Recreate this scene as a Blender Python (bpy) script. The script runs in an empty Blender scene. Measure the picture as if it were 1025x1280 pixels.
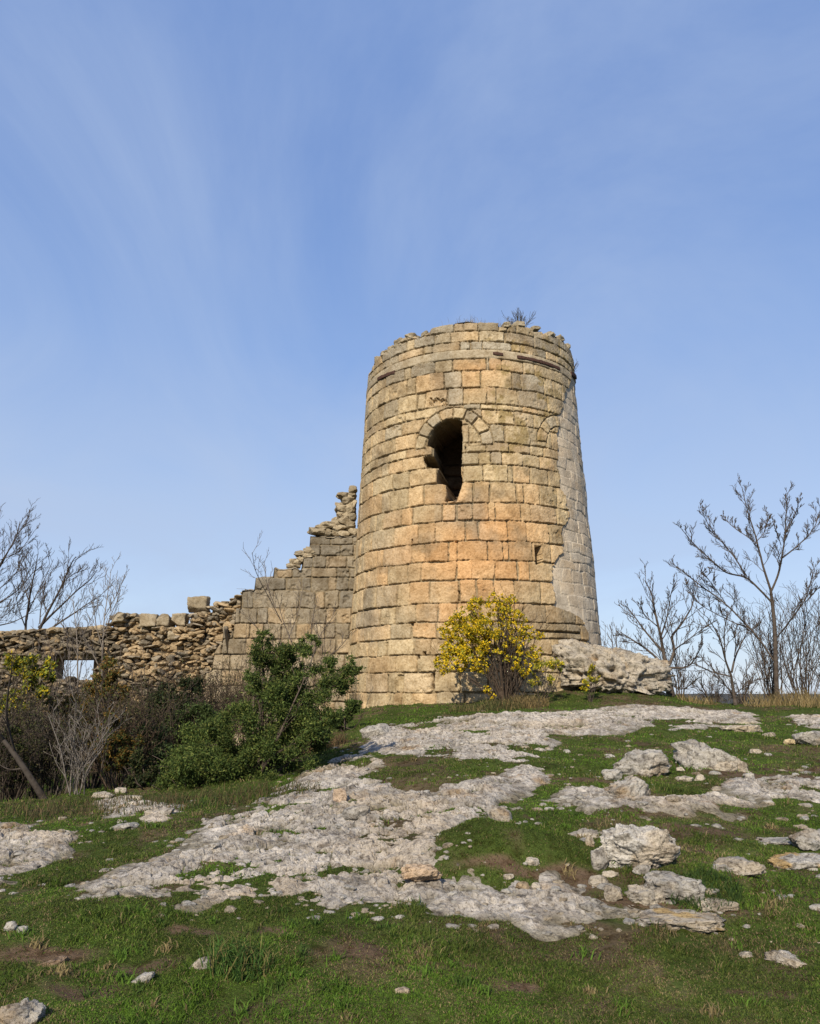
import bpy, math, random
import numpy as np
from math import radians as R
C = bpy.context.scene
COL = C.collection
# ------------------------------------------------------------------ camera, sky, sun, exposure
F = 1000.0; PITCH = R(12.73); CX, CY = 512.5, 640.0            # focal length and centre in photo pixels
cam = bpy.data.cameras.new('camera'); camo = bpy.data.objects.new('camera', cam); COL.objects.link(camo)
cam.sensor_fit = 'VERTICAL'; cam.sensor_height = 36; cam.sensor_width = 36
cam.lens = 36 * F / 1280; cam.clip_start = .05; cam.clip_end = 30000
camo.location = (0, 0, 0); camo.rotation_euler = (R(90) + PITCH, 0, 0)
C.camera = camo
SUN_AZ, SUN_EL = R(197), R(33)                                 # azimuth clockwise from +Y
sv = np.array([math.sin(SUN_AZ)*math.cos(SUN_EL), math.cos(SUN_AZ)*math.cos(SUN_EL), math.sin(SUN_EL)])
sl = bpy.data.lights.new('sun', 'SUN'); so = bpy.data.objects.new('sun', sl); COL.objects.link(so)
sl.energy = 4.1; sl.angle = R(0.6); sl.color = (1.0, .90, .74)
import mathutils
so.rotation_euler = mathutils.Vector(sv).to_track_quat('Z', 'Y').to_euler()
so.location = (-20, -20, 30)
W = bpy.data.worlds.new('World'); C.world = W; W.use_nodes = True
nt = W.node_tree; nt.nodes.clear()
def N(t, typ, **kw):
    n = t.nodes.new(typ)
    for k, v in kw.items():
        if k in n.inputs: n.inputs[k].default_value = v
        else: setattr(n, k, v)
    return n
def L(t, a, b): t.links.new(a, b)
sky = N(nt, 'ShaderNodeTexSky'); sky.sky_type = 'NISHITA'; sky.sun_disc = False
sky.sun_elevation = SUN_EL; sky.sun_rotation = SUN_AZ
sky.altitude = 400; sky.air_density = 1.0; sky.dust_density = 0.5; sky.ozone_density = 3.0
bg = N(nt, 'ShaderNodeBackground'); bg.inputs[1].default_value = 0.14
out = N(nt, 'ShaderNodeOutputWorld')
# thin cirrus: streaks on a high plane (direction projected to a ceiling)
tc = N(nt, 'ShaderNodeTexCoord')
sep = N(nt, 'ShaderNodeSeparateXYZ'); L(nt, tc.outputs['Generated'], sep.inputs[0])
mz = N(nt, 'ShaderNodeMath', operation='MAXIMUM'); L(nt, sep.outputs[2], mz.inputs[0]); mz.inputs[1].default_value = 0.0
mz2 = N(nt, 'ShaderNodeMath', operation='ADD'); L(nt, mz.outputs[0], mz2.inputs[0]); mz2.inputs[1].default_value = 0.20
dx = N(nt, 'ShaderNodeMath', operation='DIVIDE'); L(nt, sep.outputs[0], dx.inputs[0]); L(nt, mz2.outputs[0], dx.inputs[1])
dy = N(nt, 'ShaderNodeMath', operation='DIVIDE'); L(nt, sep.outputs[1], dy.inputs[0]); L(nt, mz2.outputs[0], dy.inputs[1])
cmb = N(nt, 'ShaderNodeCombineXYZ'); L(nt, dx.outputs[0], cmb.inputs[0]); L(nt, dy.outputs[0], cmb.inputs[1])
mp = N(nt, 'ShaderNodeMapping'); mp.inputs['Rotation'].default_value = (0, 0, R(28)); mp.inputs['Scale'].default_value = (1.05, .62, 1)
L(nt, cmb.outputs[0], mp.inputs[0])
n1 = N(nt, 'ShaderNodeTexNoise', Scale=1.25, Detail=8.0, Roughness=.6, Distortion=.9); L(nt, mp.outputs[0], n1.inputs[0])
mp2 = N(nt, 'ShaderNodeMapping'); mp2.inputs['Scale'].default_value = (.55, .4, 1); mp2.inputs['Location'].default_value = (3.1, 1.2, 0)
L(nt, cmb.outputs[0], mp2.inputs[0])
n2 = N(nt, 'ShaderNodeTexNoise', Scale=1.0, Detail=3.0, Roughness=.5); L(nt, mp2.outputs[0], n2.inputs[0])
mm = N(nt, 'ShaderNodeMath', operation='MULTIPLY'); L(nt, n1.outputs[0], mm.inputs[0]); L(nt, n2.outputs[0], mm.inputs[1])
cr = N(nt, 'ShaderNodeMapRange'); cr.interpolation_type = 'SMOOTHSTEP'
for k, v in zip(('From Min', 'From Max', 'To Min', 'To Max'), (.11, .40, .0, .56)): cr.inputs[k].default_value = v
L(nt, mm.outputs[0], cr.inputs[0])
mix = N(nt, 'ShaderNodeMix', data_type='RGBA'); # thin high veil, whiter towards the horizon, over the blue
vc = N(nt, 'ShaderNodeValToRGB'); L(nt, sep.outputs[2], vc.inputs[0])
el = vc.color_ramp.elements; el[0].position = 0.0; el[0].color = (2.75/5, 3.2/5, 3.95/5, 1); el[1].position = .60; el[1].color = (.78/5, 1.42/5, 3.15/5, 1)
e_ = el.new(.22); e_.color = (2.0/5, 2.6/5, 3.8/5, 1); e_ = el.new(.40); e_.color = (1.2/5, 1.92/5, 3.6/5, 1)
vs_ = N(nt, 'ShaderNodeMix', data_type='RGBA', blend_type='MULTIPLY'); vs_.inputs[0].default_value = 1; L(nt, vc.outputs[0], vs_.inputs[6]); vs_.inputs[7].default_value = (5, 5, 5, 1)
m0 = N(nt, 'ShaderNodeMix', data_type='RGBA'); m0.inputs[0].default_value = .82; L(nt, sky.outputs[0], m0.inputs[6]); L(nt, vs_.outputs[2], m0.inputs[7])
lf = N(nt, 'ShaderNodeMapRange')
for k, v in zip(('From Min', 'From Max', 'To Min', 'To Max'), (-.45, .45, 1.6, .75)): lf.inputs[k].default_value = v
L(nt, sep.outputs[0], lf.inputs[0])
lm = N(nt, 'ShaderNodeMath', operation='MULTIPLY', use_clamp=True); L(nt, cr.outputs[0], lm.inputs[0]); L(nt, lf.outputs[0], lm.inputs[1])
L(nt, lm.outputs[0], mix.inputs[0]); L(nt, m0.outputs[2], mix.inputs[6]); mix.inputs[7].default_value = (2.3, 2.85, 3.9, 1)
L(nt, mix.outputs[2], bg.inputs[0]); L(nt, bg.outputs[0], out.inputs[0])
C.view_settings.view_transform = 'Standard'; C.view_settings.look = 'None'
C.view_settings.exposure = 0.55; C.view_settings.gamma = 1.0; C.view_settings.use_curve_mapping = False
C.render.engine = 'CYCLES'; C.cycles.max_bounces = 6; C.cycles.diffuse_bounces = 3
C.cycles.use_denoising = True

# ------------------------------------------------------------------ helpers
SP, CP = math.sin(PITCH), math.cos(PITCH)
def ray(px, py):
    px = np.asarray(px, float); py = np.asarray(py, float)
    u = (px - CX) / F; v = (CY - py) / F
    return np.stack([u, CP - v*SP, SP + v*CP], -1)
def at(px, py, d):
    "world point seen at a photo pixel, at forward distance d (metres along +Y)"
    r = ray(px, py); return r * (np.asarray(d, float) / r[..., 1])[..., None]
def project(P):
    P = np.asarray(P, float)
    f = P[..., 1]*CP + P[..., 2]*SP; up = -P[..., 1]*SP + P[..., 2]*CP
    return CX + F*P[..., 0]/f, CY - F*up/f
def sstep(a, b, x):
    t = np.clip((x - a) / (b - a), 0, 1); return t*t*(3 - 2*t)
def _h(ix, iy, iz, s):
    n = (ix*374761393 + iy*668265263 + iz*2147483647 + s*974634757) & 0xFFFFFFFF
    n = ((n ^ (n >> 13)) * 1274126177) & 0xFFFFFFFF
    n = ((n ^ (n >> 15)) * 2246822519) & 0xFFFFFFFF
    return ((n ^ (n >> 16)) & 0xFFFFFF) / float(0xFFFFFF) * 2 - 1
def vn(P, s=0):
    P = np.asarray(P, float); i = np.floor(P).astype(np.int64); f = P - i; f = f*f*f*(f*(f*6 - 15) + 10)
    x, y, z = i[..., 0], i[..., 1], i[..., 2]; fx, fy, fz = f[..., 0], f[..., 1], f[..., 2]
    def l(a, b, t): return a + (b - a)*t
    return l(l(l(_h(x, y, z, s), _h(x+1, y, z, s), fx), l(_h(x, y+1, z, s), _h(x+1, y+1, z, s), fx), fy),
             l(l(_h(x, y, z+1, s), _h(x+1, y, z+1, s), fx), l(_h(x, y+1, z+1, s), _h(x+1, y+1, z+1, s), fx), fy), fz)
def fbm(P, oct=4, s=0, gain=.5):
    P = np.asarray(P, float); a = 1.; t = 0; n = 0
    for k in range(oct):
        t = t + a*vn(P, s + k*17); n += a; a *= gain; P = P*2.03 + 11.7
    return t / n
def fbm2(x, y, sc, oct=4, s=0, gain=.5): return fbm(np.stack([x*sc, y*sc, np.full_like(x, s*.37)], -1), oct, s, gain)
def worley(P, s=0):
    i = np.floor(P).astype(np.int64); best = np.full(P.shape[:-1], 9.); sec = best.copy(); idb = np.zeros(P.shape[:-1])
    for a in (-1, 0, 1):
        for b in (-1, 0, 1):
            for c in (-1, 0, 1):
                cx, cy, cz = i[..., 0]+a, i[..., 1]+b, i[..., 2]+c
                q = np.stack([cx + .5 + .45*_h(cx, cy, cz, s), cy + .5 + .45*_h(cx, cy, cz, s+1), cz + .5 + .45*_h(cx, cy, cz, s+2)], -1)
                d = np.sqrt(((P - q)**2).sum(-1)); h = _h(cx, cy, cz, s+3)
                sec = np.where(d < best, best, np.minimum(sec, d)); idb = np.where(d < best, h, idb); best = np.minimum(best, d)
    return best, sec, idb
def inpoly(x, y, poly):
    x = np.asarray(x); ins = np.zeros(x.shape, bool); n = len(poly)
    for k in range(n):
        (x1, y1), (x2, y2) = poly[k], poly[(k+1) % n]
        if y1 == y2: continue
        ins ^= ((y1 > y) != (y2 > y)) & (x < (x2 - x1)*(y - y1)/(y2 - y1) + x1)
    return ins
def sdpoly(x, y, poly):
    d = np.full(np.shape(x), 1e9); n = len(poly)
    for k in range(n):
        (x1, y1), (x2, y2) = poly[k], poly[(k+1) % n]; ex, ey = x2-x1, y2-y1
        t = np.clip(((x-x1)*ex + (y-y1)*ey) / max(ex*ex + ey*ey, 1e-9), 0, 1)
        d = np.minimum(d, np.hypot(x - x1 - t*ex, y - y1 - t*ey))
    return np.where(inpoly(x, y, poly), d, -d)

def tagit(o, label=None, cat=None, group=None, kind=None):
    if label: o['label'] = label
    if cat: o['category'] = cat
    if group: o['group'] = group
    if kind: o['kind'] = kind
    return o
def empty(name, loc, label, cat, group=None):
    o = bpy.data.objects.new(name, None); COL.objects.link(o); o.location = tuple(float(v) for v in loc); o.empty_display_size = .2
    o['org'] = [float(v) for v in loc]
    return tagit(o, label, cat, group)
def mesh(name, V, faces, mat, parent=None, origin=None, tint=None, smooth=True, attrs=None):
    """V (n,3) world coords; faces: list of int arrays (k,3) or (k,4); ONE mesh object"""
    V = np.asarray(V, np.float64)
    if parent is not None: org = np.array(list(parent['org'])) if 'org' in parent.keys() else np.zeros(3)
    else: org = np.zeros(3) if origin is None else np.asarray(origin, float)
    faces = [np.asarray(f, np.int32) for f in faces if len(f)]
    me = bpy.data.meshes.new(name)
    nl = sum(f.size for f in faces); nf = sum(len(f) for f in faces)
    me.vertices.add(len(V)); me.loops.add(nl); me.polygons.add(nf)
    me.vertices.foreach_set('co', (V - org).astype(np.float32).ravel())
    me.loops.foreach_set('vertex_index', np.concatenate([f.ravel() for f in faces]))
    tot = np.concatenate([np.full(len(f), f.shape[1], np.int32) for f in faces])
    st = np.zeros(nf, np.int32); st[1:] = np.cumsum(tot)[:-1]
    me.polygons.foreach_set('loop_start', st)
    me.polygons.foreach_set('use_smooth', np.full(nf, smooth, bool))
    if tint is not None:
        a = me.attributes.new('tint', 'FLOAT_COLOR', 'POINT')
        c = np.ones((len(V), 4), np.float32); c[:, :3] = tint
        a.data.foreach_set('color', c.ravel())
    for k, v in (attrs or {}).items():
        a = me.attributes.new(k, 'FLOAT', 'POINT'); a.data.foreach_set('value', np.asarray(v, np.float32))
    me.update(calc_edges=True)
    me.materials.append(mat)
    o = bpy.data.objects.new(name, me); COL.objects.link(o)
    o['org'] = [float(v) for v in org]
    if parent is not None: o.parent = parent
    else: o.location = tuple(org)
    return o
def gridfaces(nr, nc, wrap=False):
    r = np.arange(nr-1)[:, None]; c = np.arange(nc if wrap else nc-1)[None, :]; c2 = (c+1) % nc
    return np.stack([r*nc + c, r*nc + c2, (r+1)*nc + c2, (r+1)*nc + c], -1).reshape(-1, 4)
def compact(V, F_, *arrs):
    u = np.unique(F_); m = np.full(len(V), -1, np.int64); m[u] = np.arange(len(u))
    return (V[u], m[F_]) + tuple(a[u] for a in arrs)
class Geo:
    "collects pieces of ONE mesh"
    def __init__(s): s.V = []; s.F4 = []; s.F3 = []; s.T = []; s.n = 0
    def add(s, V, f4=None, f3=None, tint=None):
        V = np.asarray(V, float)
        if f4 is not None and len(f4): s.F4.append(np.asarray(f4) + s.n)
        if f3 is not None and len(f3): s.F3.append(np.asarray(f3) + s.n)
        t = np.ones((len(V), 3)) if tint is None else np.broadcast_to(np.asarray(tint, float), (len(V), 3))
        s.V.append(V); s.T.append(t); s.n += len(V)
    def build(s, name, mat, parent=None, origin=None, smooth=True):
        fs = []
        if s.F4: fs.append(np.concatenate(s.F4))
        if s.F3: fs.append(np.concatenate(s.F3))
        return mesh(name, np.concatenate(s.V), fs, mat, parent, origin, np.concatenate(s.T), smooth)

# ------------------------------------------------------------------ materials
def material(name, rough=.9, spec=.2, tint=True, base=(.5, .5, .5), layers=(), bump=(), trans=0.0):
    """layers: (scale, detail, lo, hi, colour, mode[, stretch]); bump: (scale, detail, strength, distance)"""
    m = bpy.data.materials.new(name); m.use_nodes = True; t = m.node_tree; b = t.nodes['Principled BSDF']
    b.inputs['Roughness'].default_value = rough; b.inputs['Specular IOR Level'].default_value = spec
    if tint:
        a = N(t, 'ShaderNodeAttribute'); a.attribute_name = 'tint'; col = a.outputs['Color']
    else:
        r = N(t, 'ShaderNodeRGB'); r.outputs[0].default_value = (*base, 1); col = r.outputs[0]
    g = N(t, 'ShaderNodeTexCoord'); oi = N(t, 'ShaderNodeObjectInfo')
    off = N(t, 'ShaderNodeVectorMath', operation='ADD'); L(t, g.outputs['Object'], off.inputs[0])
    sc = N(t, 'ShaderNodeVectorMath', operation='SCALE'); sc.inputs[0].default_value = (37.1, 19.7, 11.3); L(t, oi.outputs['Random'], sc.inputs[3])
    L(t, sc.outputs[0], off.inputs[1]); vec = off.outputs[0]
    for k, ly in enumerate(layers):
        scale, det, lo, hi, c, mode = ly[:6]
        v = vec
        if len(ly) > 6:
            mp = N(t, 'ShaderNodeMapping'); mp.inputs['Scale'].default_value = ly[6]; L(t, vec, mp.inputs[0]); v = mp.outputs[0]
        n = N(t, 'ShaderNodeTexNoise', Scale=scale, Detail=det, Roughness=.6); L(t, v, n.inputs[0])
        mr = N(t, 'ShaderNodeMapRange'); mr.inputs['From Min'].default_value = lo; mr.inputs['From Max'].default_value = hi
        mr.interpolation_type = 'SMOOTHSTEP'; L(t, n.outputs[0], mr.inputs[0])
        mx = N(t, 'ShaderNodeMix', data_type='RGBA'); mx.blend_type = mode
        L(t, mr.outputs[0], mx.inputs[0]); L(t, col, mx.inputs[6]); mx.inputs[7].default_value = (*c, 1); col = mx.outputs[2]
    L(t, col, b.inputs['Base Color'])
    prev = None
    for scale, det, stg, dist in bump:
        n = N(t, 'ShaderNodeTexNoise', Scale=scale, Detail=det, Roughness=.65); L(t, vec, n.inputs[0])
        bp = N(t, 'ShaderNodeBump'); bp.inputs['Strength'].default_value = stg; bp.inputs['Distance'].default_value = dist
        L(t, n.outputs[0], bp.inputs['Height'])
        if prev: L(t, prev.outputs[0], bp.inputs['Normal'])
        prev = bp
    if prev: L(t, prev.outputs[0], b.inputs['Normal'])
    if trans:
        o = t.nodes['Material Output']; tr = N(t, 'ShaderNodeBsdfTranslucent'); L(t, col, tr.inputs[0])
        ms = N(t, 'ShaderNodeMixShader'); ms.inputs[0].default_value = trans
        L(t, b.outputs[0], ms.inputs[1]); L(t, tr.outputs[0], ms.inputs[2]); L(t, ms.outputs[0], o.inputs[0])
    return m
M = {}
M['ashlar'] = material('ashlar_sandstone', .93, .1, layers=[
    (5, 5, .35, .75, (.70, .66, .60), 'MULTIPLY'), (23, 5, .42, .72, (.70, .64, .55), 'MULTIPLY'),
    (70, 3, .58, .70, (.45, .40, .34), 'MULTIPLY'), (1.1, 4, .54, .74, (.62, .58, .52), 'MULTIPLY')],
    bump=[(26, 6, .55, .02), (90, 4, .5, .006)])
M['repair'] = material('repair_masonry', .95, .1, layers=[
    (3.2, 5, .38, .7, (.78, .77, .76), 'MULTIPLY'), (30, 5, .45, .72, (.7, .68, .66), 'MULTIPLY')], bump=[(18, 6, .6, .02), (80, 4, .5, .006)])
M['rubble'] = material('rubble_stone', .95, .1, layers=[
    (9, 5, .40, .72, (.62, .56, .48), 'MULTIPLY'), (40, 4, .5, .72, (.6, .54, .47), 'MULTIPLY')], bump=[(30, 6, .6, .02)])
M['limestone'] = material('pale_limestone', .95, .1, layers=[
    (5, 7, .46, .66, (.66, .64, .62), 'MULTIPLY'), (19, 7, .50, .66, (.44, .43, .42), 'MULTIPLY'),
    (55, 4, .52, .70, (.45, .42, .39), 'MULTIPLY'), (2.2, 4, .56, .75, (.78, .62, .44), 'MULTIPLY'), (32, 5, .60, .72, (1.25, 1.25, 1.22), 'MULTIPLY')],
    bump=[(12, 8, .9, .05), (45, 6, .9, .02)])
M['soil'] = material('turf_soil', 1.0, .05, layers=[(14, 6, .46, .66, (.55, .5, .42), 'MULTIPLY'), (60, 4, .5, .7, (.55, .52, .45), 'MULTIPLY')], bump=[(20, 6, .8, .04), (70, 4, .8, .015)])
M['grass'] = material('grass_blade', .85, .12, trans=.28)
M['leaf'] = material('leaf', .75, .15, trans=.25)
M['bark'] = material('grey_bark', .95, .1, layers=[(14, 4, .4, .7, (.55, .52, .5), 'MULTIPLY')], bump=[(40, 4, .5, .01)])
M['iron'] = material('dark_rusted_beam', .9, .1, layers=[(25, 4, .4, .7, (.5, .45, .42), 'MULTIPLY')], bump=[(30, 4, .4, .01)])
M['forest'] = material('far_country', 1.0, .05, tint=True, layers=[(.02, 5, .4, .65, (.6, .62, .6), 'MULTIPLY')])

# ------------------------------------------------------------------ terrain
TB_D = 22.0; TB_BEAR = R(4.6)
TX, TY = TB_D*math.sin(TB_BEAR), TB_D*math.cos(TB_BEAR)        # tower axis
RB, RT, ZT = .1573*TB_D, .1347*TB_D, .4215*TB_D                 # radius at eye level, radius at the rim, rim height
ctl = [(0,1280,3.7),(512,1280,3.8),(1025,1280,3.9),(0,1150,5.0),(512,1150,4.85),(1025,1150,4.9),
 (0,1060,6.8),(250,1060,6.4),(512,1060,6.25),(800,1060,6.25),(1025,1060,6.4),
 (0,1005,10.4),(200,1000,9.6),(350,990,9.0),(512,1000,7.9),(800,1000,7.9),(1025,1000,8.1),
 (400,950,11.8),(512,945,10.6),(700,945,10.7),(900,945,11.0),(1025,945,11.2),
 (440,905,16.5),(450,888,19.2),(550,880,18.3),(620,880,17.4),(600,900,14.6),(700,900,14.7),(850,900,15.1),(1025,900,15.6),
 (700,866,18.8),(830,866,19.4),(780,878,17.6),(860,880,19.2),(900,883,19.0),(960,882,19.6),(1025,881,20.2)]
cp = [at(*c) for c in ctl] + [np.array(p, float) for p in [
 (3.2,20.5,.1),(-1.7,21.5,-.75),(-3.5,20.0,-1.2),(-6,22.5,-1.6),(-12,23,-2.0),(-6,15,-1.8),(-9.5,16,-2.1),(-14,13,-2.6),(-16,22,-3),
 (9,24,-1.2),(13,27,-3.0),(3,29,-1.6),(-6,30,-3.2),(0,0,-1.62),(-5,1,-1.8),(5,1,-1.55),(0,-8,-2.2),(-16,4,-2.7),(16,6,-1.5),(18,20,-1.2),(0,36,-5),(-20,34,-6),(20,34,-5)]]
cp = np.array(cp)
def tps_k(r2): return .5*r2*np.log(r2 + 1e-9)
def tps_fit(P, z, lam=.02):
    n = len(P); r2 = ((P[:, None] - P[None])**2).sum(-1); K = tps_k(r2) + lam*np.eye(n)
    Q = np.c_[np.ones(n), P]; A = np.zeros((n+3, n+3)); A[:n, :n] = K; A[:n, n:] = Q; A[n:, :n] = Q.T
    return np.linalg.solve(A, np.r_[z, 0, 0, 0])
_w = tps_fit(cp[:, :2], cp[:, 2])
def terrain0(x, y):
    x = np.asarray(x, float); y = np.asarray(y, float); r = np.hypot(x, y)
    cl = np.where(r > 38, 38/np.maximum(r, 1e-6), 1.); xx, yy = x*cl, y*cl
    z = _w[-3] + _w[-2]*xx + _w[-1]*yy
    for k in range(len(cp)): z = z + _w[k]*tps_k((xx - cp[k, 0])**2 + (yy - cp[k, 1])**2)
    w = sstep(24, 38, r)
    far = -6 - 64*sstep(40, 420, r)
    hills = 62*sstep(1800, 4200, r)*(.90 + .30*fbm2(x, y, .0016, 4, 5))
    return z*(1-w) + (far + hills)*w
def ground_hit(px, py, zf=None):
    zf = zf or terrain0
    px = np.atleast_1d(np.asarray(px, float)); py = np.atleast_1d(np.asarray(py, float))
    r = ray(px, py); r = r / r[:, 1:2]; ds = np.geomspace(1.5, 34, 900)
    P = r[:, None, :]*ds[None, :, None]
    g = zf(P[..., 0], P[..., 1]); below = P[..., 2] < g
    k = np.where(below.any(1), below.argmax(1), len(ds)-1); k = np.maximum(k, 1); i = np.arange(len(px))
    a = P[i, k-1, 2] - g[i, k-1]; b = P[i, k, 2] - g[i, k]; t = np.clip(a / (a - b + 1e-9), 0, 1)
    d = ds[k-1] + (ds[k] - ds[k-1])*t
    return r*d[:, None]
BUMPS = []
for (bx, by, rx, ry, h) in [(650,1078,.75,.42,.17),(600,1085,.45,.3,.10),(880,1112,.35,.22,.10),(300,1200,.35,.25,.05),(560,980,.6,.5,.06),(60,1150,.9,.4,.07),(820,1010,.8,.3,.05)]:
    p = ground_hit(bx, by)[0]; BUMPS.append((p[0], p[1], rx, ry, h))
def terrain(x, y, fine=True):
    x = np.asarray(x, float); y = np.asarray(y, float)
    z = terrain0(x, y)
    for (bx, by, rx, ry, h) in BUMPS:
        q = ((x-bx)/rx)**2 + ((y-by)/ry)**2; z = z + h*np.exp(-q**1.6)
    if fine:
        r = np.hypot(x, y); w = 1 - sstep(25, 40, r)
        z = z + w*(.05*fbm2(x, y, .9, 3, 3) + .028*fbm2(x, y, 4.2, 3, 8))
    return z
# bedrock outcrops traced on the ground
OUT_PX = {
 'main': [(112,1112),(165,1085),(250,1058),(255,1030),(300,1008),(345,992),(380,965),(412,950),(450,945),(485,948),(455,975),(490,985),(540,992),(600,980),(640,966),(605,952),(540,947),(490,945),(450,940),(455,922),(500,905),(560,898),(640,892),(720,889),(790,881),(850,884),(858,890),(838,904),(780,914),(700,925),(690,936),(672,950),(690,966),(672,988),(622,1000),(645,1018),(612,1032),(562,1050),(545,1075),(560,1098),(620,1112),(680,1110),(745,1120),(815,1130),(760,1150),(680,1152),(600,1150),(560,1142),(500,1136),(420,1136),(330,1131),(240,1146),(252,1130),(150,1126)],
 'crest': [(836,886),(880,880),(955,882),(960,888),(925,904),(880,912),(828,916),(842,902)],
 'left': [(-60,1030),(10,1028),(60,1031),(112,1044),(105,1060),(60,1076),(0,1098),(-60,1100)],
 'middle': [(690,984),(745,986),(800,1000),(850,994),(922,1000),(942,1008),(872,1023),(800,1016),(740,1012),(695,1000)],
 'right': [(975,985),(1040,972),(1060,1000),(980,998)],
 'flats': [(905,976),(975,968),(1035,984),(1035,1002),(960,1001),(905,992)],
 'edge': [(982,892),(1010,886),(1060,884),(1060,912),(995,913)],
 'lowleft': [(120,1000),(160,996),(215,1010),(240,1020),(190,1030),(130,1022)],
}
OUTS = {k: [tuple(q[:2]) for q in ground_hit(*np.array(v, float).T)] for k, v in OUT_PX.items()}
def rock_field(x, y):
    "height of bedrock over the turf and which outcrop it belongs to"
    wx = x + .16*fbm2(x, y, 1.6, 5, 21, .6) + .06*fbm2(x, y, 9, 2, 22); wy = y + .20*fbm2(x, y, 1.6, 5, 31, .6) + .08*fbm2(x, y, 9, 2, 32)
    best = np.full(np.shape(x), -9.); who = np.zeros(np.shape(x), int)
    for k, (nm, poly) in enumerate(OUTS.items()):
        sd = sdpoly(wx, wy, poly); who = np.where(sd > best, k, who); best = np.maximum(best, sd)
    low = fbm2(x, y, 1.3, 4, 41); best = best + .07
    base = .078*sstep(-.20, .30, best) - .042 - .045*sstep(.16, .42, low)*sstep(.0, .5, 1.0 - best*.5)
    def plates(sx, sy, sd, wp):
        X, Y = x*sx + wp*fbm2(x, y, 2.1, 3, sd), y*sy + wp*fbm2(x, y, 2.1, 3, sd + 1); ix, iy = np.floor(X).astype(np.int64), np.floor(Y).astype(np.int64)
        b1 = np.full(x.shape, 9.); b2 = b1.copy(); tl = np.zeros(x.shape); idb = np.zeros(x.shape)
        for a in (-1, 0, 1):
            for b in (-1, 0, 1):
                cx, cy = ix + a, iy + b; qx = X - cx - .5 - .48*_h(cx, cy, cx*0, sd + 2); qy = Y - cy - .5 - .48*_h(cx, cy, cx*0, sd + 3); dd_ = np.hypot(qx, qy)
                t_ = qx*_h(cx, cy, cx*0, sd + 4) + qy*_h(cx, cy, cx*0, sd + 5); nb = dd_ < b1
                b2 = np.where(nb, b1, np.minimum(b2, dd_)); tl = np.where(nb, t_, tl); idb = np.where(nb, _h(cx, cy, cx*0, sd + 6), idb); b1 = np.minimum(b1, dd_)
        return b2 - b1, tl, idb
    e1, t1, i1 = plates(1.5, 2.4, 400, .5); e2, t2, i2 = plates(4.6, 7.0, 420, .6); e3, t3, i3 = plates(13, 19, 440, .5)
    dd0 = np.clip(np.hypot(x, y)/8, .6, 1.6)
    rough = .085*t1 + .038*i1 + .055*t2 + .022*i2 + .050*t3 + .026*i3 - .016*(1 - sstep(0, .18, e3)) - .045*(1 - sstep(0, .08, e1)) - .022*(1 - sstep(0, .12, e2)) + .020*fbm2(x, y, 6, 4, 51, .6) - .05*sstep(.12, .4, fbm2(x, y, 3.1, 4, 52)) + .008*fbm2(x, y, 40, 2, 61)*dd0
    ur, vr = x*.80 + y*.6, -x*.6 + y*.80
    ani = fbm2(ur*.9 + .2*low, vr*4.2, 1.0, 5, 63, .58); ani2 = fbm2(ur*3.2, vr*13, 1.0, 3, 64)
    h = base + (.46*rough + .07*(.16 - np.abs(ani)) + .025*(.16 - np.abs(ani2)))*sstep(-.12, .5, best) + .010*np.abs(fbm2(x, y, 14, 3, 62))*sstep(-.1, .1, best)
    return np.where(best < -.25, -.2, h), who, best
SOIL = []
for (bx, by, rx, ry) in [(655,1104,.5,.05),(735,1108,.3,.10),(60,1192,.28,.10),(110,1236,.22,.09),(1000,962,.7,.2),(730,975,.4,.15),(790,1128,.3,.10),(880,1140,.4,.12),(455,1198,.16,.07),(330,1170,.22,.07),(640,1235,.2,.07),(950,1240,.2,.07),(960,970,.9,.3),(560,1215,.15,.06),(180,1205,.2,.08),(240,1170,.2,.07),(850,1040,.6,.2)]:
    p = ground_hit(bx, by)[0]; SOIL.append((p[0], p[1], rx, ry))
def soilmask(x, y):
    m = np.zeros(np.shape(x)); wx = x + .12*fbm2(x, y, 4, 3, 401); wy = y + .10*fbm2(x, y, 4, 3, 402)
    for (bx, by, rx, ry) in SOIL: m = np.maximum(m, 1 - sstep(.5, 1.25, np.hypot((wx-bx)/rx, (wy-by)/ry)))
    return m
# ground sheet: polar grid about the photographer, out to the horizon
def bearings(): return np.radians(np.r_[np.linspace(-180, -44, 60), np.linspace(-42, 42, 620), np.linspace(44, 180, 60)])
dd = np.r_[.02, np.geomspace(.6, 2.8, 22), np.geomspace(2.86, 24, 520), np.geomspace(24.6, 60, 60), np.geomspace(64, 9000, 70)]
B, D = np.meshgrid(bearings(), dd); gx, gy = D*np.sin(B), D*np.cos(B)
gz = terrain(gx, gy)
tint = np.empty(gx.shape + (3,)); n0 = fbm2(gx, gy, 1.1, 4, 71)
gm = sstep(-.30, .10, n0 + .5*fbm2(gx, gy, 6, 3, 73))[..., None]; tint[:] = (.105, .078, .046); tint[...] = (tint*(1 - gm) + gm*np.array([.058, .082, .018]))*(1 + .35*fbm2(gx, gy, 2.6, 3, 306)[..., None])
sm_ = soilmask(gx, gy)[..., None]; tint = tint*(1 - sm_) + sm_*np.array([.115, .078, .050])*(1 + .4*fbm2(gx, gy, 9, 3, 72))[..., None]
farw = sstep(40, 140, D)[..., None]; tint = tint*(1-farw) + np.array([.075, .075, .072])*farw
o = mesh('ground', np.stack([gx, gy, gz], -1).reshape(-1, 3), [gridfaces(*gx.shape)[:, ::-1]], M['soil'], tint=tint.reshape(-1, 3))
tagit(o, 'sloping turf hillside around the tower, mossy soil with brown bare patches', 'ground', kind='structure')
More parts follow.
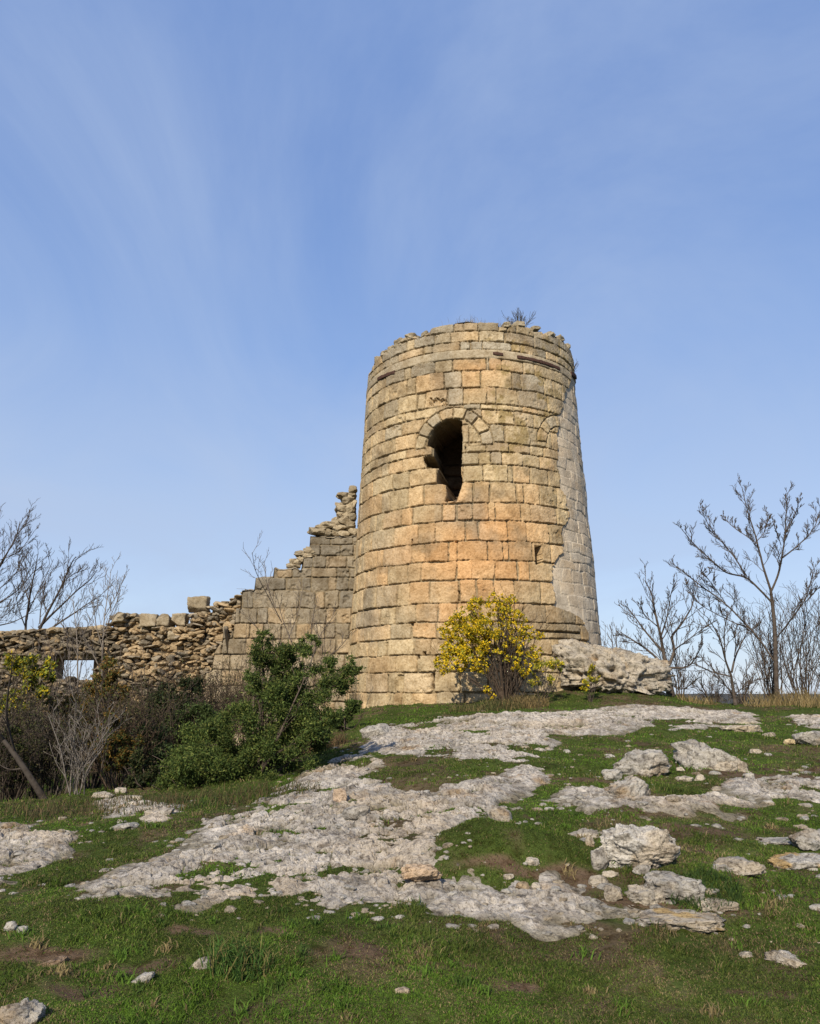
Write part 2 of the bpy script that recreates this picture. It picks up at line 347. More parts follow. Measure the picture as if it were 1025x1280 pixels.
# bedrock sheets
rb = np.radians(np.linspace(-36, 36, 900)); rd = np.geomspace(4.2, 18, 620)
B, D = np.meshgrid(rb, rd); rx, ry = D*np.sin(B), D*np.cos(B)
rh, who, sd = rock_field(rx, ry); rz = terrain(rx, ry, False) + rh
v = np.stack([rx, ry, rz], -1).reshape(-1, 3); ff = gridfaces(*rx.shape)[:, ::-1]
hh = rh.ravel(); wf = who.ravel()[ff[:, 0]]; keep = (hh[ff] > -.12).any(1)
pn = fbm2(rx, ry, .8, 4, 81).ravel(); pn2 = fbm2(rx, ry, 6, 3, 82).ravel()
pn3 = fbm2(rx, ry, 1.7, 5, 83, .6).ravel(); pn4 = fbm2(rx, ry, 22, 3, 84).ravel(); rt = np.array([.40, .362, .315])[None]*(1 + .30*pn2[:, None] + .42*pn3[:, None] + .45*pn4[:, None]); warm = sstep(.10, .40, pn)[:, None]; rt = rt*(1 - .5*warm) + .5*warm*np.array([.44, .355, .255])
soil = (1 - sstep(-.018, .026, hh + .03*pn2))[:, None]*.8; rt = rt*(1-soil) + soil*np.array([.17, .145, .09])
labels = {'main': 'broad pale limestone shelf running from the lower left up past the yellow bush', 'crest': 'pale bedrock strip on the crest below the small bare tree',
 'left': 'flat grey bedrock slab at the left edge below the grey twig shrub', 'middle': 'long low bedrock band in the turf above the big pale boulder',
 'right': 'bedrock patch at the right edge beside reddish bare soil', 'flats': 'broken flat bedrock with gravel left of the reddish soil at the right edge', 'edge': 'smooth white bedrock slab at the right edge just below the dry grass',
 'lowleft': 'broken small bedrock ledges in turf below the dead undergrowth'}
for k, nm in enumerate(OUTS):
    f = ff[keep & (wf == k)]
    if not len(f): continue
    V2, F2, T2 = compact(v, f, rt)
    tagit(mesh('rock_outcrop', V2, [F2], M['limestone'], tint=T2, smooth=False), labels[nm], 'bedrock', kind='structure')
def surf(x, y):
    x = np.asarray(x, float); y = np.asarray(y, float)
    return np.maximum(terrain(x, y), terrain(x, y, False) + rock_field(x, y)[0])
def on_ground(px, py):
    p = ground_hit(px, py, lambda x, y: terrain(x, y, False))[0]; p[2] = surf(p[:1], p[1:2])[0]; return p

# ------------------------------------------------------------------ tower
def RAD(z): return RB + (RT - RB)*np.asarray(z)/ZT
TH0 = math.atan2(-TX, -TY)                                   # direction from the axis back to the camera
def cone(theta, z, off=0.0):
    a = -np.asarray(theta, float); r = RAD(z) + off + 0*a; a = a + 0*r
    dx0, dy0 = -TX/TB_D, -TY/TB_D                             # toward camera
    c, s = np.cos(a), np.sin(a)
    return np.stack([TX + r*(dx0*c + dy0*s), TY + r*(-dx0*s + dy0*c), np.broadcast_to(z, np.shape(r))], -1)
if project(cone(.5, 2.))[0] < project(cone(-.5, 2.))[0]:
    _c = cone
    def cone(theta, z, off=0.0): return _c(-np.asarray(theta), z, off)
def px_cone(px, py):
    r = ray(px, py); r = r/np.linalg.norm(r[..., :2], axis=-1)[..., None]; z = np.full(np.shape(px), 3.)
    for _ in range(25):
        rr = RAD(z); b = r[..., 0]*TX + r[..., 1]*TY; disc = b*b - (TB_D**2 - rr**2)
        t = b - np.sqrt(np.maximum(disc, 0)); z = .5*z + .5*r[..., 2]*t
    P = r*t[..., None]; vx, vy = P[..., 0] - TX, P[..., 1] - TY; dx0, dy0 = -TX/TB_D, -TY/TB_D
    th = np.arctan2(dx0*vy - dy0*vx, dx0*vx + dy0*vy)
    th = np.asarray(th); q = project(cone(th, z))[0]; sgn = np.where(np.abs(q - px) < np.abs(project(cone(-th, z))[0] - px), 1, -1)
    return th*sgn, z
_tt = np.radians(np.linspace(-79, 79, 800))
def th_of(px, z): return np.interp(px, project(cone(_tt, z))[0], _tt)
RM = 3.2                                                      # metric scale of theta
rng = np.random.default_rng(7)
# courses: (y of lower line at the given x, joints in photo x)
YC = [(590,402),(590,413),(590,426.4),(590,437),(590,448),(590,462.6),(590,484),(590,505)]
YL = YC + [(520,524),(520,541)]; YR = YC + [(620,512),(600,530)]
YB = [(590,553),(590,564.7),(590,580.7),(590,602),(590,628),(590,650.2),(590,676),(590,700.2),(590,724.4),(566,753.7),(560,777.4),(550,798),(529,818.7),(529,840),(505,866),(490,888)]
JX = [[463,474,482,497,508,520,537,567.5,579.5,597,623.5,634,645,668,677,686,708],
 [477,488,508,517,543.5,563,599,631,668,700,713],[486,497,530,541,574.7,588,603,639.5,650.7,667,682.7,695],[500,529,560,610,640,690],
 [482.6,505,513,544.3,566,607.8,611,627,654.6,669.4,703],[472,486.5,508.4,519.3,555,577,600.8,640.6,652.3,680,691.8],[478.7,497.4,521.6,531.5,560,579.4,608.6,620.6,648,684.7]]
JL = [[482.6,506.8,518.5,545],[481,501,530],[475,494,520]]; JR = [[601.5,622.6,641.8,653.8,671.8],[603,643.4,667,690],[613,631,662.4,690]]
JB = [[471.7,483.4,506.8,541,582,608.6,636.7,663,679.6],[464,477,485.7,502,532,598.4,614,628,654.6,675],[466,490.4,511.5,546.6,578,603.6,635.6,642,663,686],
 [460,476,487.3,509.6,529.4,557.5,591.4,612.5,646,654.6,675.4],[470,478,501.3,515.4,552,570,591,611,620,650.7,663,696],[466,492,523,543.5,582,598.4,634.8,657.7,687.4],
 [455.4,471,478.9,514,530.4,560,571,609.8,628.6,636,665.5,690],[456,471,484.3,508.5,525.7,571,590.7,618.4,647,662.4,693],[453,470.3,496,511.6,536.6,575,596.5,619,643.6,675.8],
 [453.9,474.2,493.7,518.7,547.5,572,600,625,655,683,705],[455,461.7,487.4,513,545,570,600,640,685,710],[445,459.6,471,482,517,538,560,590,620,655,690,712],
 [451.4,460,495,521.8,545,580,615,650,690],[457,483.5,495,504,541.6,575,610,650,690],[468.5,491,502,514,545,580,620,660,700]]
def zrow(p): return float(px_cone(np.array(p[0], float), np.array(p[1], float))[1])
def build_rows(Ys, Js):
    z = [zrow(p) for p in Ys]; rows = []
    while z[-1] > -2.2: z.append(z[-1] - .42)
    for k in range(len(z)-1):
        zm = .5*(z[k] + z[k+1]); j = [float(th_of(x, zm)) for x in (Js[k] if k < len(Js) else [])]
        if not j: j = [-.5, -.3, -.1, .1, .35]
        j = sorted(j); a = j[-1]
        while a < math.pi: a += rng.uniform(.09, .2); j.append(a)
        a = j[0]
        while a > -math.pi: a -= rng.uniform(.09, .2); j.insert(0, a)
        rows.append(np.array(j))
    return np.array(z), rows
ZL, RL_ = build_rows(YL + YB, JX + JL + JB); ZR, RR_ = build_rows(YR + YB, JX + JR + JB)
for _k in range(len(RL_)):
    if not 7 <= _k <= 9: RR_[_k] = RL_[_k]
zrep = [ZT + .2]
while zrep[-1] > -2.2: zrep.append(zrep[-1] - rng.uniform(.2, .34))
jrep = []
for k in range(len(zrep)-1):
    j = [-math.pi]
    while j[-1] < math.pi: j.append(j[-1] + rng.uniform(.07, .19))
    jrep.append(np.array(j))
zrep = np.array(zrep)
def lookup(th, z, Z, rows, base):
    "per vertex: block id, distance to the nearest joint (m), local coords in block"
    r = np.clip(np.searchsorted(-Z, -z) - 1, 0, len(Z)-2)
    dv = np.minimum(Z[r] - z, z - Z[r+1]); bid = np.zeros(th.shape, int); du = np.zeros(th.shape)
    lu = np.zeros(th.shape); lv = (z - Z[r+1])/(Z[r] - Z[r+1]) - .5
    for k in range(len(rows)):
        m = r == k
        if not m.any(): continue
        j = rows[k]; i = np.clip(np.searchsorted(j, th[m]) - 1, 0, len(j)-2)
        du[m] = np.minimum(th[m] - j[i], j[i+1] - th[m])*RM; bid[m] = base + k*400 + i; lu[m] = (th[m] - j[i])/(j[i+1] - j[i]) - .5
    return bid, du, dv, lu, lv
ths = np.radians(np.r_[np.linspace(-180, -96, 64)[:-1], np.linspace(-95, 95, 860), np.linspace(96, 180, 64)[1:]])
zs = np.linspace(-1.6, ZT + .12, 760)
TH, Z = np.meshgrid(ths, zs)
# rim height from its traced outline
rim = np.array([(465,458),(472,446),(476,439),(481,437),(483,443),(490,431),(503,422),(512,418),(519.5,420.5),(520.5,425),(535,414.5),(537,413),(538,410),(550,406),(566,403.5),(567.5,404.5),(568.5,402.5),(580,401.5),(600,401.5),(623,402.5),(624.5,408),(634,408.5),(635.5,404.5),(655,405.5),(666,410),(668,413),(677,413),(679,416.5),(686,417.5),(688,415.5),(700,420),(707,424),(708.5,431),(713,436),(716,448)], float)
rth, rzz = px_cone(rim[:, 0], rim[:, 1])
o_ = np.argsort(rth); rth = rth[o_]; rzz = rzz[o_]
back = np.linspace(rth[-1] + .06, rth[0] + 2*math.pi - .06, 26); bz = np.interp(back, [back[0], back[-1]], [rzz[-1], rzz[0]]) + rng.uniform(-.25, .12, 26)
ft = np.r_[rth, back]; fz = np.r_[rzz, bz]
H = np.interp(np.where(ths < rth[0], ths + 2*math.pi, ths), ft, fz)
H = H + .012*fbm2(ths*RM, ths*0, 6, 3, 91)
zz = np.minimum(Z, H[None, :])
P3 = np.stack([TH*RM, zz, np.zeros_like(TH)], -1)
wob = .034*fbm(P3*1.6, 3, 101); wob2 = .032*fbm(P3*1.6 + 50, 3, 102); fine_w = .008*fbm(P3*11, 2, 103)
ut = TH + (wob + fine_w)/RM; vt = zz + wob2*.8 + .006*fbm(P3*13, 2, 104)
TS = float(px_cone(np.array(567.), np.array(540.))[0])
left = TH < TS
a1 = lookup(ut, vt, ZL, RL_, 0); a2 = list(lookup(ut, vt, ZR, RR_, 0)); a2[0] = np.where((vt < ZR[7]) & (vt > ZR[10]), a2[0] + 20000, a2[0])
bid, du, dv, lu, lv = [np.where(left, p, q) for p, q in zip(a1, a2)]
du = np.where((np.abs(TH - TS)*RM < .03) & (zz < ZL[7]) & (zz > ZL[10]), np.abs(TH - TS)*RM, du)
# arches
def arch(cpx, cpy, ri_px, ro_px, nvous, full=True, base=60000):
    global bid, du, dv, lu, lv
    tc_, zc_ = [float(v) for v in px_cone(np.array(cpx, float), np.array(cpy, float))]
    zi = float(px_cone(np.array(cpx, float), np.array(cpy - ri_px, float))[1]); zo = float(px_cone(np.array(cpx, float), np.array(cpy - ro_px, float))[1])
    ri, ro = zi - zc_, zo - zc_
    x = (ut - tc_)*RM; y = vt - zc_; rr = np.hypot(x, y); an = np.arctan2(y, x)
    if full: up = y > -.02
    else: up = (y > -.05) & (x < .25)
    ring = up & (rr > ri) & (rr < ro)
    ae = np.linspace(0, math.pi, nvous + 1) + np.r_[0, rng.uniform(-.06, .06, nvous - 1), 0]
    i = np.clip(np.searchsorted(ae, an) - 1, 0, nvous - 1)
    d1 = np.minimum(an - ae[i], ae[i+1] - an)*rr; d2 = np.minimum(rr - ri, ro - rr)
    bid = np.where(ring, base + i, bid); du = np.where(ring, np.abs(d1), du); dv = np.where(ring, d2, dv)
    lu = np.where(ring, 0, lu); lv = np.where(ring, 0, lv)
    near = up & ~ring
    dv = np.where(near, np.minimum(dv, np.abs(np.where(rr > ro, rr - ro, ri - rr))), dv)
    return tc_, zc_, ri, ro
A1 = arch(566, 557, 34, 48, 8); arch(702, 559, 24, 38, 7, False, 61000)
fill = (np.hypot((ut - A1[0])*RM, vt - A1[1]) < A1[2]) & (vt > A1[1] - .02) & (TH > TS)
bid = np.where(fill, 62000, bid)
tf = float(px_cone(np.array(586.5), np.array(545.))[0])
du = np.where(fill, np.abs(ut - tf)*RM, du); bid = np.where(fill & (ut > tf), 62001, bid)
# restored strip on the right
bp = np.array([(716,466),(712,480),(706,492),(703,505),(700,520),(697,545),(698,580),(700,608),(709,620),(710,640),(708,655),(703,668),(705,690),(694,702),(693,740),(697,758),(716,766),(733,776),(735,800),(736,840),(736,880)], float)
bth, bzz = px_cone(bp[:, 0], bp[:, 1]); o_ = np.argsort(bzz)
bnd = np.interp(zz, bzz[o_], bth[o_]) + .035*fbm(P3*2.3, 3, 111) + .035*fbm(P3*7, 3, 116)
rep = (TH > bnd) & (TH < bnd + 1.15 + .1*fbm(P3*1.3, 2, 112)) & (zz < zrow((716, 466)))
b3 = lookup(ut + .03*fbm(P3*2.2, 3, 113), vt + .05*fbm(P3*2.0, 3, 114), zrep, jrep, 70000)
bid = np.where(rep, b3[0], bid); du = np.where(rep, b3[1], du); dv = np.where(rep, b3[2], dv)
hb = lambda s: _h(bid, bid*0 + 3, bid*0, s)
d = np.minimum(du, dv); cr_ = .035 + .03*hb(1)
dcorner = np.where((du < cr_) & (dv < cr_), cr_ - np.hypot(cr_ - du, cr_ - dv), d)
d = np.minimum(d, dcorner) + .010*fbm(P3*17, 3, 121) + .014*fbm(P3*5, 2, 123) + .004*fbm(P3*45, 2, 122)
gap = .0075 + .012*(vn(P3*2.1, 131) + .6*hb(2) + .5*vn(P3*5, 132)).clip(-.6, 2.0)
gap = np.where(rep, .012, gap + .003); gap = np.where((bid >= 60000) & (bid < 63000), .019, gap)
prof = sstep(gap*.4, gap + .010, d)
depth = np.where(rep, .013, .078 + .02*hb(3))
rough = .013*fbm(P3*6.5, 4, 141) + .009*fbm(P3*26, 3, 142)
pit = sstep(.25, .6, fbm(P3*9, 3, 143))*sstep(.1, .7, vn(P3*.9, 144) + .4*hb(4))
off = -depth*(1 - prof) + prof*(rough + .011*hb(5) + .018*(lu*hb(6) + lv*hb(7)) - .035*pit)
pillow = np.clip(1 - (2*np.abs(lu))**4, 0, 1)*np.clip(1 - (2*np.abs(lv))**4, 0, 1); off = off + np.where(rep, 0, .004*pillow*prof)
off = np.where(rep, -.05 + .035*fbm(P3*1.1, 3, 151) + .010*fbm(P3*6, 4, 152) - depth*(1-prof)*sstep(-.45, .1, fbm(P3*1.5, 2, 153)) + .012*hb(5), off)
# rusted ledge band: smooth projecting course
band = (zz < ZL[3]) & (zz > ZL[4]) & ~rep & (np.abs(TH) < 1.5)
off = np.where(band, .012 + .012*fbm(P3*3, 3, 161) + .005*fbm(P3*18, 2, 162) - .02*(1 - sstep(0, .03, dv)), off)
# rows under the band a little proud of the rim
# eroded block and wide joints: (x0,x1,y0,y1,depth)
cav = np.zeros_like(TH)
for (x0, x1, y0, y1, dp) in [(538,559,497,507,.10),(668.8,678,682,706,1.2),(481.2,484.6,803,820,.2),(482.8,486,843,870,.10),(496,505,843,868,.07),(538.5,543.5,841,862,.30),(511,517,777,783,.15),(572,575,738,752,.12),(513.5,516.5,674,680,.12),(654.5,660,700.5,702.5,.10),(528,533,814,820,.2),(521,525,818,824,.15),(670,727,788,791.5,.16),(568.5,572,676,679,.1)]:
    (t0, t1), (z1, z0) = px_cone(np.array([x0, x1], float), np.array([.5*(y0+y1)]*2))[0], [zrow((.5*(x0+x1), y)) for y in (y0, y1)]
    e = np.minimum(np.minimum(TH - t0, t1 - TH)*RM, np.minimum(zz - z0, z1 - zz)) + (.012 if dp < .6 else .004)*fbm(P3*14, 2, 171)
    if (x0, x1) == (538, 559): e = .7*e + .06*fbm(P3*19, 3, 172) - .01
    cav = np.maximum(cav, dp*sstep(0, .018, e) if dp < 1 else dp*(e > .006)); hole_ = (e > .006) if dp > 1 else None
    if hole_ is not None: blackhole = hole_
off = off - cav
top_d = H[None, :] - zz
off = off - .05*(1 - sstep(0, .07, top_d))**2
# ragged opening
op = [(577,526),(578,553),(577,575),(576,590),(578,604),(574,615),(571,626.5),(556,626.5),(559,620),(557.5,606),(545,603),(546.5,584),(532,583),(529,571.5),(541,569),(540.5,559),(534,556.5),(535,547),(541,535.5),(550,527.5),(560,523.5),(570,523)]
oth, oz = px_cone(*np.array(op, float).T)
opoly = list(zip(oth*RM, oz))
sx, sy = TH*RM + .012*fbm(P3*10, 2, 181), zz + .012*fbm(P3*10 + 9, 2, 182)
inside = inpoly(sx, sy, opoly)
sdo = np.full(TH.shape, -1.); box = (TH > oth.min() - .1) & (TH < oth.max() + .1) & (zz > oz.min() - .3) & (zz < oz.max() + .3)
sdo[box] = sdpoly(sx[box], sy[box], opoly)
off = off - .03*(1 - sstep(0, .035, -sdo))*(~inside)
_ht = TH[blackhole].mean(); XYZ = cone(TH + np.where(blackhole, 1.9*(TH - _ht), 0), zz, off)
tho = float(px_cone(np.array(561.), np.array(570.))[0])
nrm = cone(tho, 3.) - cone(tho, 3., -1.); nrm = nrm/np.linalg.norm(nrm)
zb = oz.min(); dep = 2.3 - 1.8*(1 - sstep(zb, zb + .8, zz)) + .10*hb(9) + .05*fbm(P3*4, 3, 191) - .03*(prof)
XYZ = XYZ - np.where(inside, dep, 0.)[..., None]*nrm
_oc = cone(tho, .5*(oz.min() + oz.max())); _oc = _oc - 1.6*nrm; _tx = np.array([nrm[1], -nrm[0], 0.])/math.hypot(nrm[0], nrm[1])
_q = (XYZ - _oc) @ _tx; _ex = np.where(inside, .55*sstep(.2, 1.2, dep), 0.)
XYZ = XYZ + (_ex*_q)[..., None]*_tx + np.stack([0*_ex, 0*_ex, np.where(zz > .5*(oz.min() + oz.max()), .5*_ex*(XYZ[..., 2] - _oc[2]), 0)], -1)  # the room widens behind the breach
# stone colours and painted-in shade
ppx, ppy = project(cone(TH, zz))
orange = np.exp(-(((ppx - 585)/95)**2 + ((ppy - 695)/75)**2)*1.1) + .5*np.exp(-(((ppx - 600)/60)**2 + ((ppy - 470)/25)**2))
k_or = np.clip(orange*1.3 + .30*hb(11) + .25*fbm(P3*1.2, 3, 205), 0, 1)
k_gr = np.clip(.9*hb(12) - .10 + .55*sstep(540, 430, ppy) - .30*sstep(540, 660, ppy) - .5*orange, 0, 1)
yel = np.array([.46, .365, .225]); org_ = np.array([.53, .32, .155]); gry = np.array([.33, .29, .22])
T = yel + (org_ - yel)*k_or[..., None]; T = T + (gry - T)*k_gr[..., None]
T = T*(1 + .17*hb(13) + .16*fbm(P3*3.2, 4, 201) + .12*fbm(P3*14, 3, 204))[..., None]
lich = (sstep(.15, .5, fbm(P3*np.array([5, 5, 1]), 4, 202) + .25*vn(P3*.8, 203))*sstep(560, 640, ppx)*sstep(700, 500, ppy))[..., None]
T = T*(1-.8*lich) + .8*lich*np.array([.25, .185, .075])
wear_shade = (.62*sstep(-.1, .35, fbm(P3*1.7, 4, 232) + .55*np.exp(-(((ppx - 690)/55)**2 + ((ppy - 782)/32)**2)) + .25*np.exp(-(((ppx - 690)/30)**2 + ((ppy - 500)/60)**2)) - .22))[..., None]*(1 - rep[..., None]); T = T*(1 - wear_shade) + wear_shade*np.array([.215, .165, .105])  # weathered brown stone, plus shade painted under the overhang at the right base
mort = np.array([.31, .25, .16]); T = T*prof[..., None] + mort*(1 - prof[..., None])
rc = np.array([.49, .405, .30])*(1 + .15*hb(14) + .12*fbm(P3*1.4, 3, 211))[..., None]
rc = rc + (np.array([.43, .32, .20]) - rc)*np.clip(hb(15) - .2, 0, .5)[..., None]
rm_ = np.array([.47, .405, .315]); _sm = prof*sstep(.50, .0, fbm(P3*1.8, 3, 154)); rc = rc*_sm[..., None] + rm_*(1 - _sm[..., None])*(1 + .22*fbm(P3*7, 4, 155))[..., None]
T = np.where(rep[..., None], rc, T)
T = np.where(band[..., None], np.array([.40, .335, .235])*(1 + .14*fbm(P3*3, 3, 221))[..., None], T)
dark = sstep(.1, .5, fbm(P3*np.array([1.3, .5, 1]), 4, 231) + .5*sstep(.9, .0, top_d) - .15)[..., None]*np.where(rep, .2, .45)[..., None]
T = T*(1 - dark) + dark*np.array([.24, .215, .17])
T = np.where(blackhole[..., None], np.array([.07, .055, .04]), T)  # slit interior coloured near black, shade painted into the tint
T = np.where(inside[..., None], np.array([.15, .11, .075])*(1 + .35*hb(16))[..., None], T)  # recess stone tinted down, interior shade put into its colour
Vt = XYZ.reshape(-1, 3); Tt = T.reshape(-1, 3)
ff = gridfaces(*TH.shape)
if np.cross(*(lambda q: (Vt[q[1]] - Vt[q[0]], Vt[q[2]] - Vt[q[0]]))(ff[len(ths)*300 + 500])).dot(np.array([0, -1, 0])) < 0: ff = ff[:, ::-1]
above = (Z > H[None, :] + .0001).ravel()
ff = ff[~above[ff].all(1)]
fin = inside.ravel()[ff].any(1); fr = rep.ravel()[ff].sum(1) >= 2
tower = empty('ruined_tower', (TX, TY, -.3), 'tall round tower of tan sandstone blocks with an arched breach', 'tower')
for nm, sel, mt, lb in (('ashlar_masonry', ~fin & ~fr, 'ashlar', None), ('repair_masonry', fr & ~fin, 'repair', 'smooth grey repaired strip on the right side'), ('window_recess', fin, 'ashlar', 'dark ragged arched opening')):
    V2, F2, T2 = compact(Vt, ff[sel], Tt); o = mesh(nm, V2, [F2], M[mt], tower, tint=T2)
    if lb: o['label'] = lb
# wall top and inner floor of the tower
offs = np.array([-.058, -.12, -.35, -.6, -.85, -.95, -1.0, -2.0, -2.85]); dzs = np.array([-.004, .012, .02, 0, -.04, -.3, -.9, -1.0, -1.05])
cols = ths[::3]; Hc = H[::3]; TC, OC = np.meshgrid(cols, offs); DZ = np.broadcast_to(dzs[:, None], TC.shape)
hz = Hc[None, :]*np.where(OC < -.9, 0, 1) + np.where(OC < -.9, ZT, 0) + DZ + .06*fbm(np.stack([TC*RM*2, OC*4, TC*0], -1), 3, 241)*(OC < -.05)
cv = cone(TC, hz, OC); fcap = gridfaces(*TC.shape)
o = mesh('wall_top', cv.reshape(-1, 3), [fcap], M['ashlar'], tower, tint=np.broadcast_to(np.array([.33, .29, .22]), (cv.shape[0]*cv.shape[1], 3)))
def rim_block(px, py, w, h, dep, seed, tint):
    import numpy as _n
    z_ = zrow((px, py)); t_ = float(th_of(px, z_)); s_ = TB_D*.88/F
    P, f = _ico_stone((w*s_/2, dep, h*s_/2), seed)
    c = cone(t_, z_, -dep*.75); e = cone(t_ + .01, z_, 0) - cone(t_ - .01, z_, 0); e /= _n.linalg.norm(e); n_ = cone(t_, z_, 1.) - cone(t_, z_, 0.); n_ /= _n.linalg.norm(n_)
    Q = c + P[:, :1]*e + P[:, 1:2]*n_ + P[:, 2:]*_n.array([0, 0, 1.])
    return mesh('rim_block', Q, [f], M['ashlar'], tower, tint=_n.broadcast_to(_n.array(tint), Q.shape))
RIM_BLOCKS = [(470,450,10,12),(478,441,8,10),(487,437,12,11),(497,429,17,12),(511,421,17,11),(529,417,12,8),(634,406,10,7),(650,404,16,9),(671,411,12,8),(690,417,10,8),(702,424,13,9),(711,434,8,10)]
# rusted beams let into the ledge band
def beam(x0, x1, ya, yb, h):
    t = np.linspace(float(px_cone(np.array(x0, float), np.array(ya, float))[0]), float(px_cone(np.array(x1, float), np.array(yb, float))[0]), 24)
    zc = np.linspace(zrow((x0, ya)), zrow((x1, yb)), 24); g = Geo(); rows = []
    for (o_, dz) in ((-.1, -h), (.03, -h), (.036, -h*.7), (.036, h*.7), (.03, h), (-.1, h)):
        rows.append(cone(t, zc + dz*(1 + .12*np.sin(t*60)), o_ + .004*np.sin(t*90)))
    V = np.stack(rows, 0); f = gridfaces(6, 24); g.add(V.reshape(-1, 3), f, tint=(.075, .042, .032))
    for e in (0, 23): g.add(V[:, e], np.array([[0, 1, 4, 5], [1, 2, 3, 4]]), tint=(.075, .042, .032))
    return g.build('beam', M['iron'], tower)
beam(646, 699, 446.5, 461.5, .045); beam(616, 628.5, 442, 443.5, .04); beam(473, 494, 474, 465.5, .05); beam(713, 721, 467, 472, .06)

# ------------------------------------------------------------------ curtain wall (stepped ashlar beside the tower) and rubble wall
WY = 22.0
def wall_xy(px, py): p = at(px, py, WY); return p[..., 0], p[..., 2]
wyc = [671, 681, 695, 710, 722, 738, 760, 779, 798.5, 818, 838, 858, 878, 898, 918, 940]
wj = [[386,413,441],[400,426,442],[378,391,407,434],[365,390,421,437],[319,357.5,376.5,389,411,420.5,436],[303,317,342.6,374,394,406,424.5],[300,322,335,356,372,388,408,421,440],
      [312,330,352,371,390,407,420,438]]
WZ = np.array([float(wall_xy(420, y)[1]) for y in wyc]); WR = []
for k in range(len(WZ)-1):
    j = wj[k] if k < len(wj) else list(np.cumsum(rng.uniform(14, 26, 12)) + 285 + 6*(k % 2))
    j = [float(wall_xy(x, wyc[k] + 8)[0])/RM for x in j]
    a = j[-1]
    while a < 2: a += rng.uniform(.1, .2); j.append(a)
    a = j[0]
    while a > -4: a -= rng.uniform(.1, .2); j.insert(0, a)
    WR.append(np.array(j))
x0, x1 = float(wall_xy(262, 740)[0]), float(wall_xy(470, 740)[0])
us = np.linspace(x0, x1, 330); vs = np.linspace(-2.6, 4.4, 480); U, V_ = np.meshgrid(us, vs)
step = np.array([(470,671),(413,671),(386,671),(385.9,681),(385.8,695),(378,695),(376,710),(360,710.2),(342,711),(341.8,722),(319,722.3),(318.7,737),(303,738),(302.8,760),(297,760.5),(296.8,779),(283,779.5),(282.8,798.5),(290,799),(289.8,818),(272,818.5),(271.8,838),(262,840)], float)
sxx = wall_xy(step[:, 0], step[:, 0]*0 + 720)[0]; szz = wall_xy(step[:, 0], step[:, 1])[1]; o_ = np.argsort(sxx, kind='stable'); HW = np.interp(us, sxx[o_], szz[o_]) + .09*fbm2(us, us*0, 4, 4, 251)
vv = np.minimum(V_, HW[None, :]); PW = np.stack([U, vv, U*0 + 3.3], -1)
uu = U + .035*fbm(PW*1.6, 3, 261) + .008*fbm(PW*11, 2, 262); v2 = vv + .035*fbm(PW*1.5 + 7, 3, 263)
bid, du, dv, lu, lv = lookup(uu/RM, v2, WZ, WR, 90000)
d = np.minimum(du, dv); c_ = .05; dc = np.where((du < c_) & (dv < c_), c_ - np.hypot(c_ - du, c_ - dv), d); d = np.minimum(d, dc) + .010*fbm(PW*17, 3, 264) + .02*fbm(PW*5, 3, 269)
gap = .008 + .012*(vn(PW*2, 265) + .5*hb(2)).clip(-.6, 1.6); prof = sstep(gap*.4, gap + .02, d)
off = -.06*(1-prof) + prof*(.014*fbm(PW*5, 4, 266) + .007*fbm(PW*22, 3, 267) + .028*hb(5) + .035*(lu*hb(6) + lv*hb(7)) - .05*sstep(.2, .5, fbm(PW*4, 3, 268)))
td = HW[None, :] - vv; off = off - .06*(1 - sstep(0, .08, td))**2
T = np.array([.315, .262, .185])*(1 + .2*hb(13) + .12*fbm(PW*2, 3, 271))[..., None]
kk = np.clip(.75*sstep(1.0, 3.0, vv) + .35*hb(12) + .2*fbm(PW*1.3, 3, 272), 0, .95)[..., None]; T = T*(1-kk) + kk*np.array([.195, .172, .135])
ko = np.clip(.8*hb(17) - .38, 0, .7)[..., None]; T = T*(1-ko) + ko*np.array([.50, .345, .18])
T = T*(1 + .3*fbm(PW*4.5, 4, 274))[..., None]; T = T*prof[..., None] + np.array([.22, .18, .12])*(1-prof[..., None])
WV = np.stack([U, WY - off, vv], -1).reshape(-1, 3); f = gridfaces(*U.shape); ab = (V_ > HW[None, :] + 1e-4).ravel(); f = f[~ab[f].all(1)]
curtain = empty('curtain_wall', (.5*(x0+x1), WY, -1.5), 'stepped stub of squared grey-tan masonry joined to the left side of the tower', 'wall')
V2, F2, T2 = compact(WV, f, T.reshape(-1, 3)); mesh('ashlar_face', V2, [F2], M['ashlar'], curtain, tint=T2)
ys = np.array([0, .05, .4, .8, 1.2, 1.25, 1.3]); dz = np.array([-.03, .0, .02, .0, -.02, -.6, -6]); UU, YY = np.meshgrid(us[::2], ys)
cz = HW[None, ::2] + dz[:, None] + .03*fbm2(UU, YY, 3, 3, 273)*(YY > .02)
mesh('wall_top', np.stack([UU, WY + YY, np.maximum(cz, -2.6)], -1).reshape(-1, 3), [gridfaces(*UU.shape)], M['ashlar'], curtain, tint=np.broadcast_to(np.array([.27, .235, .18]), (UU.size, 3)))
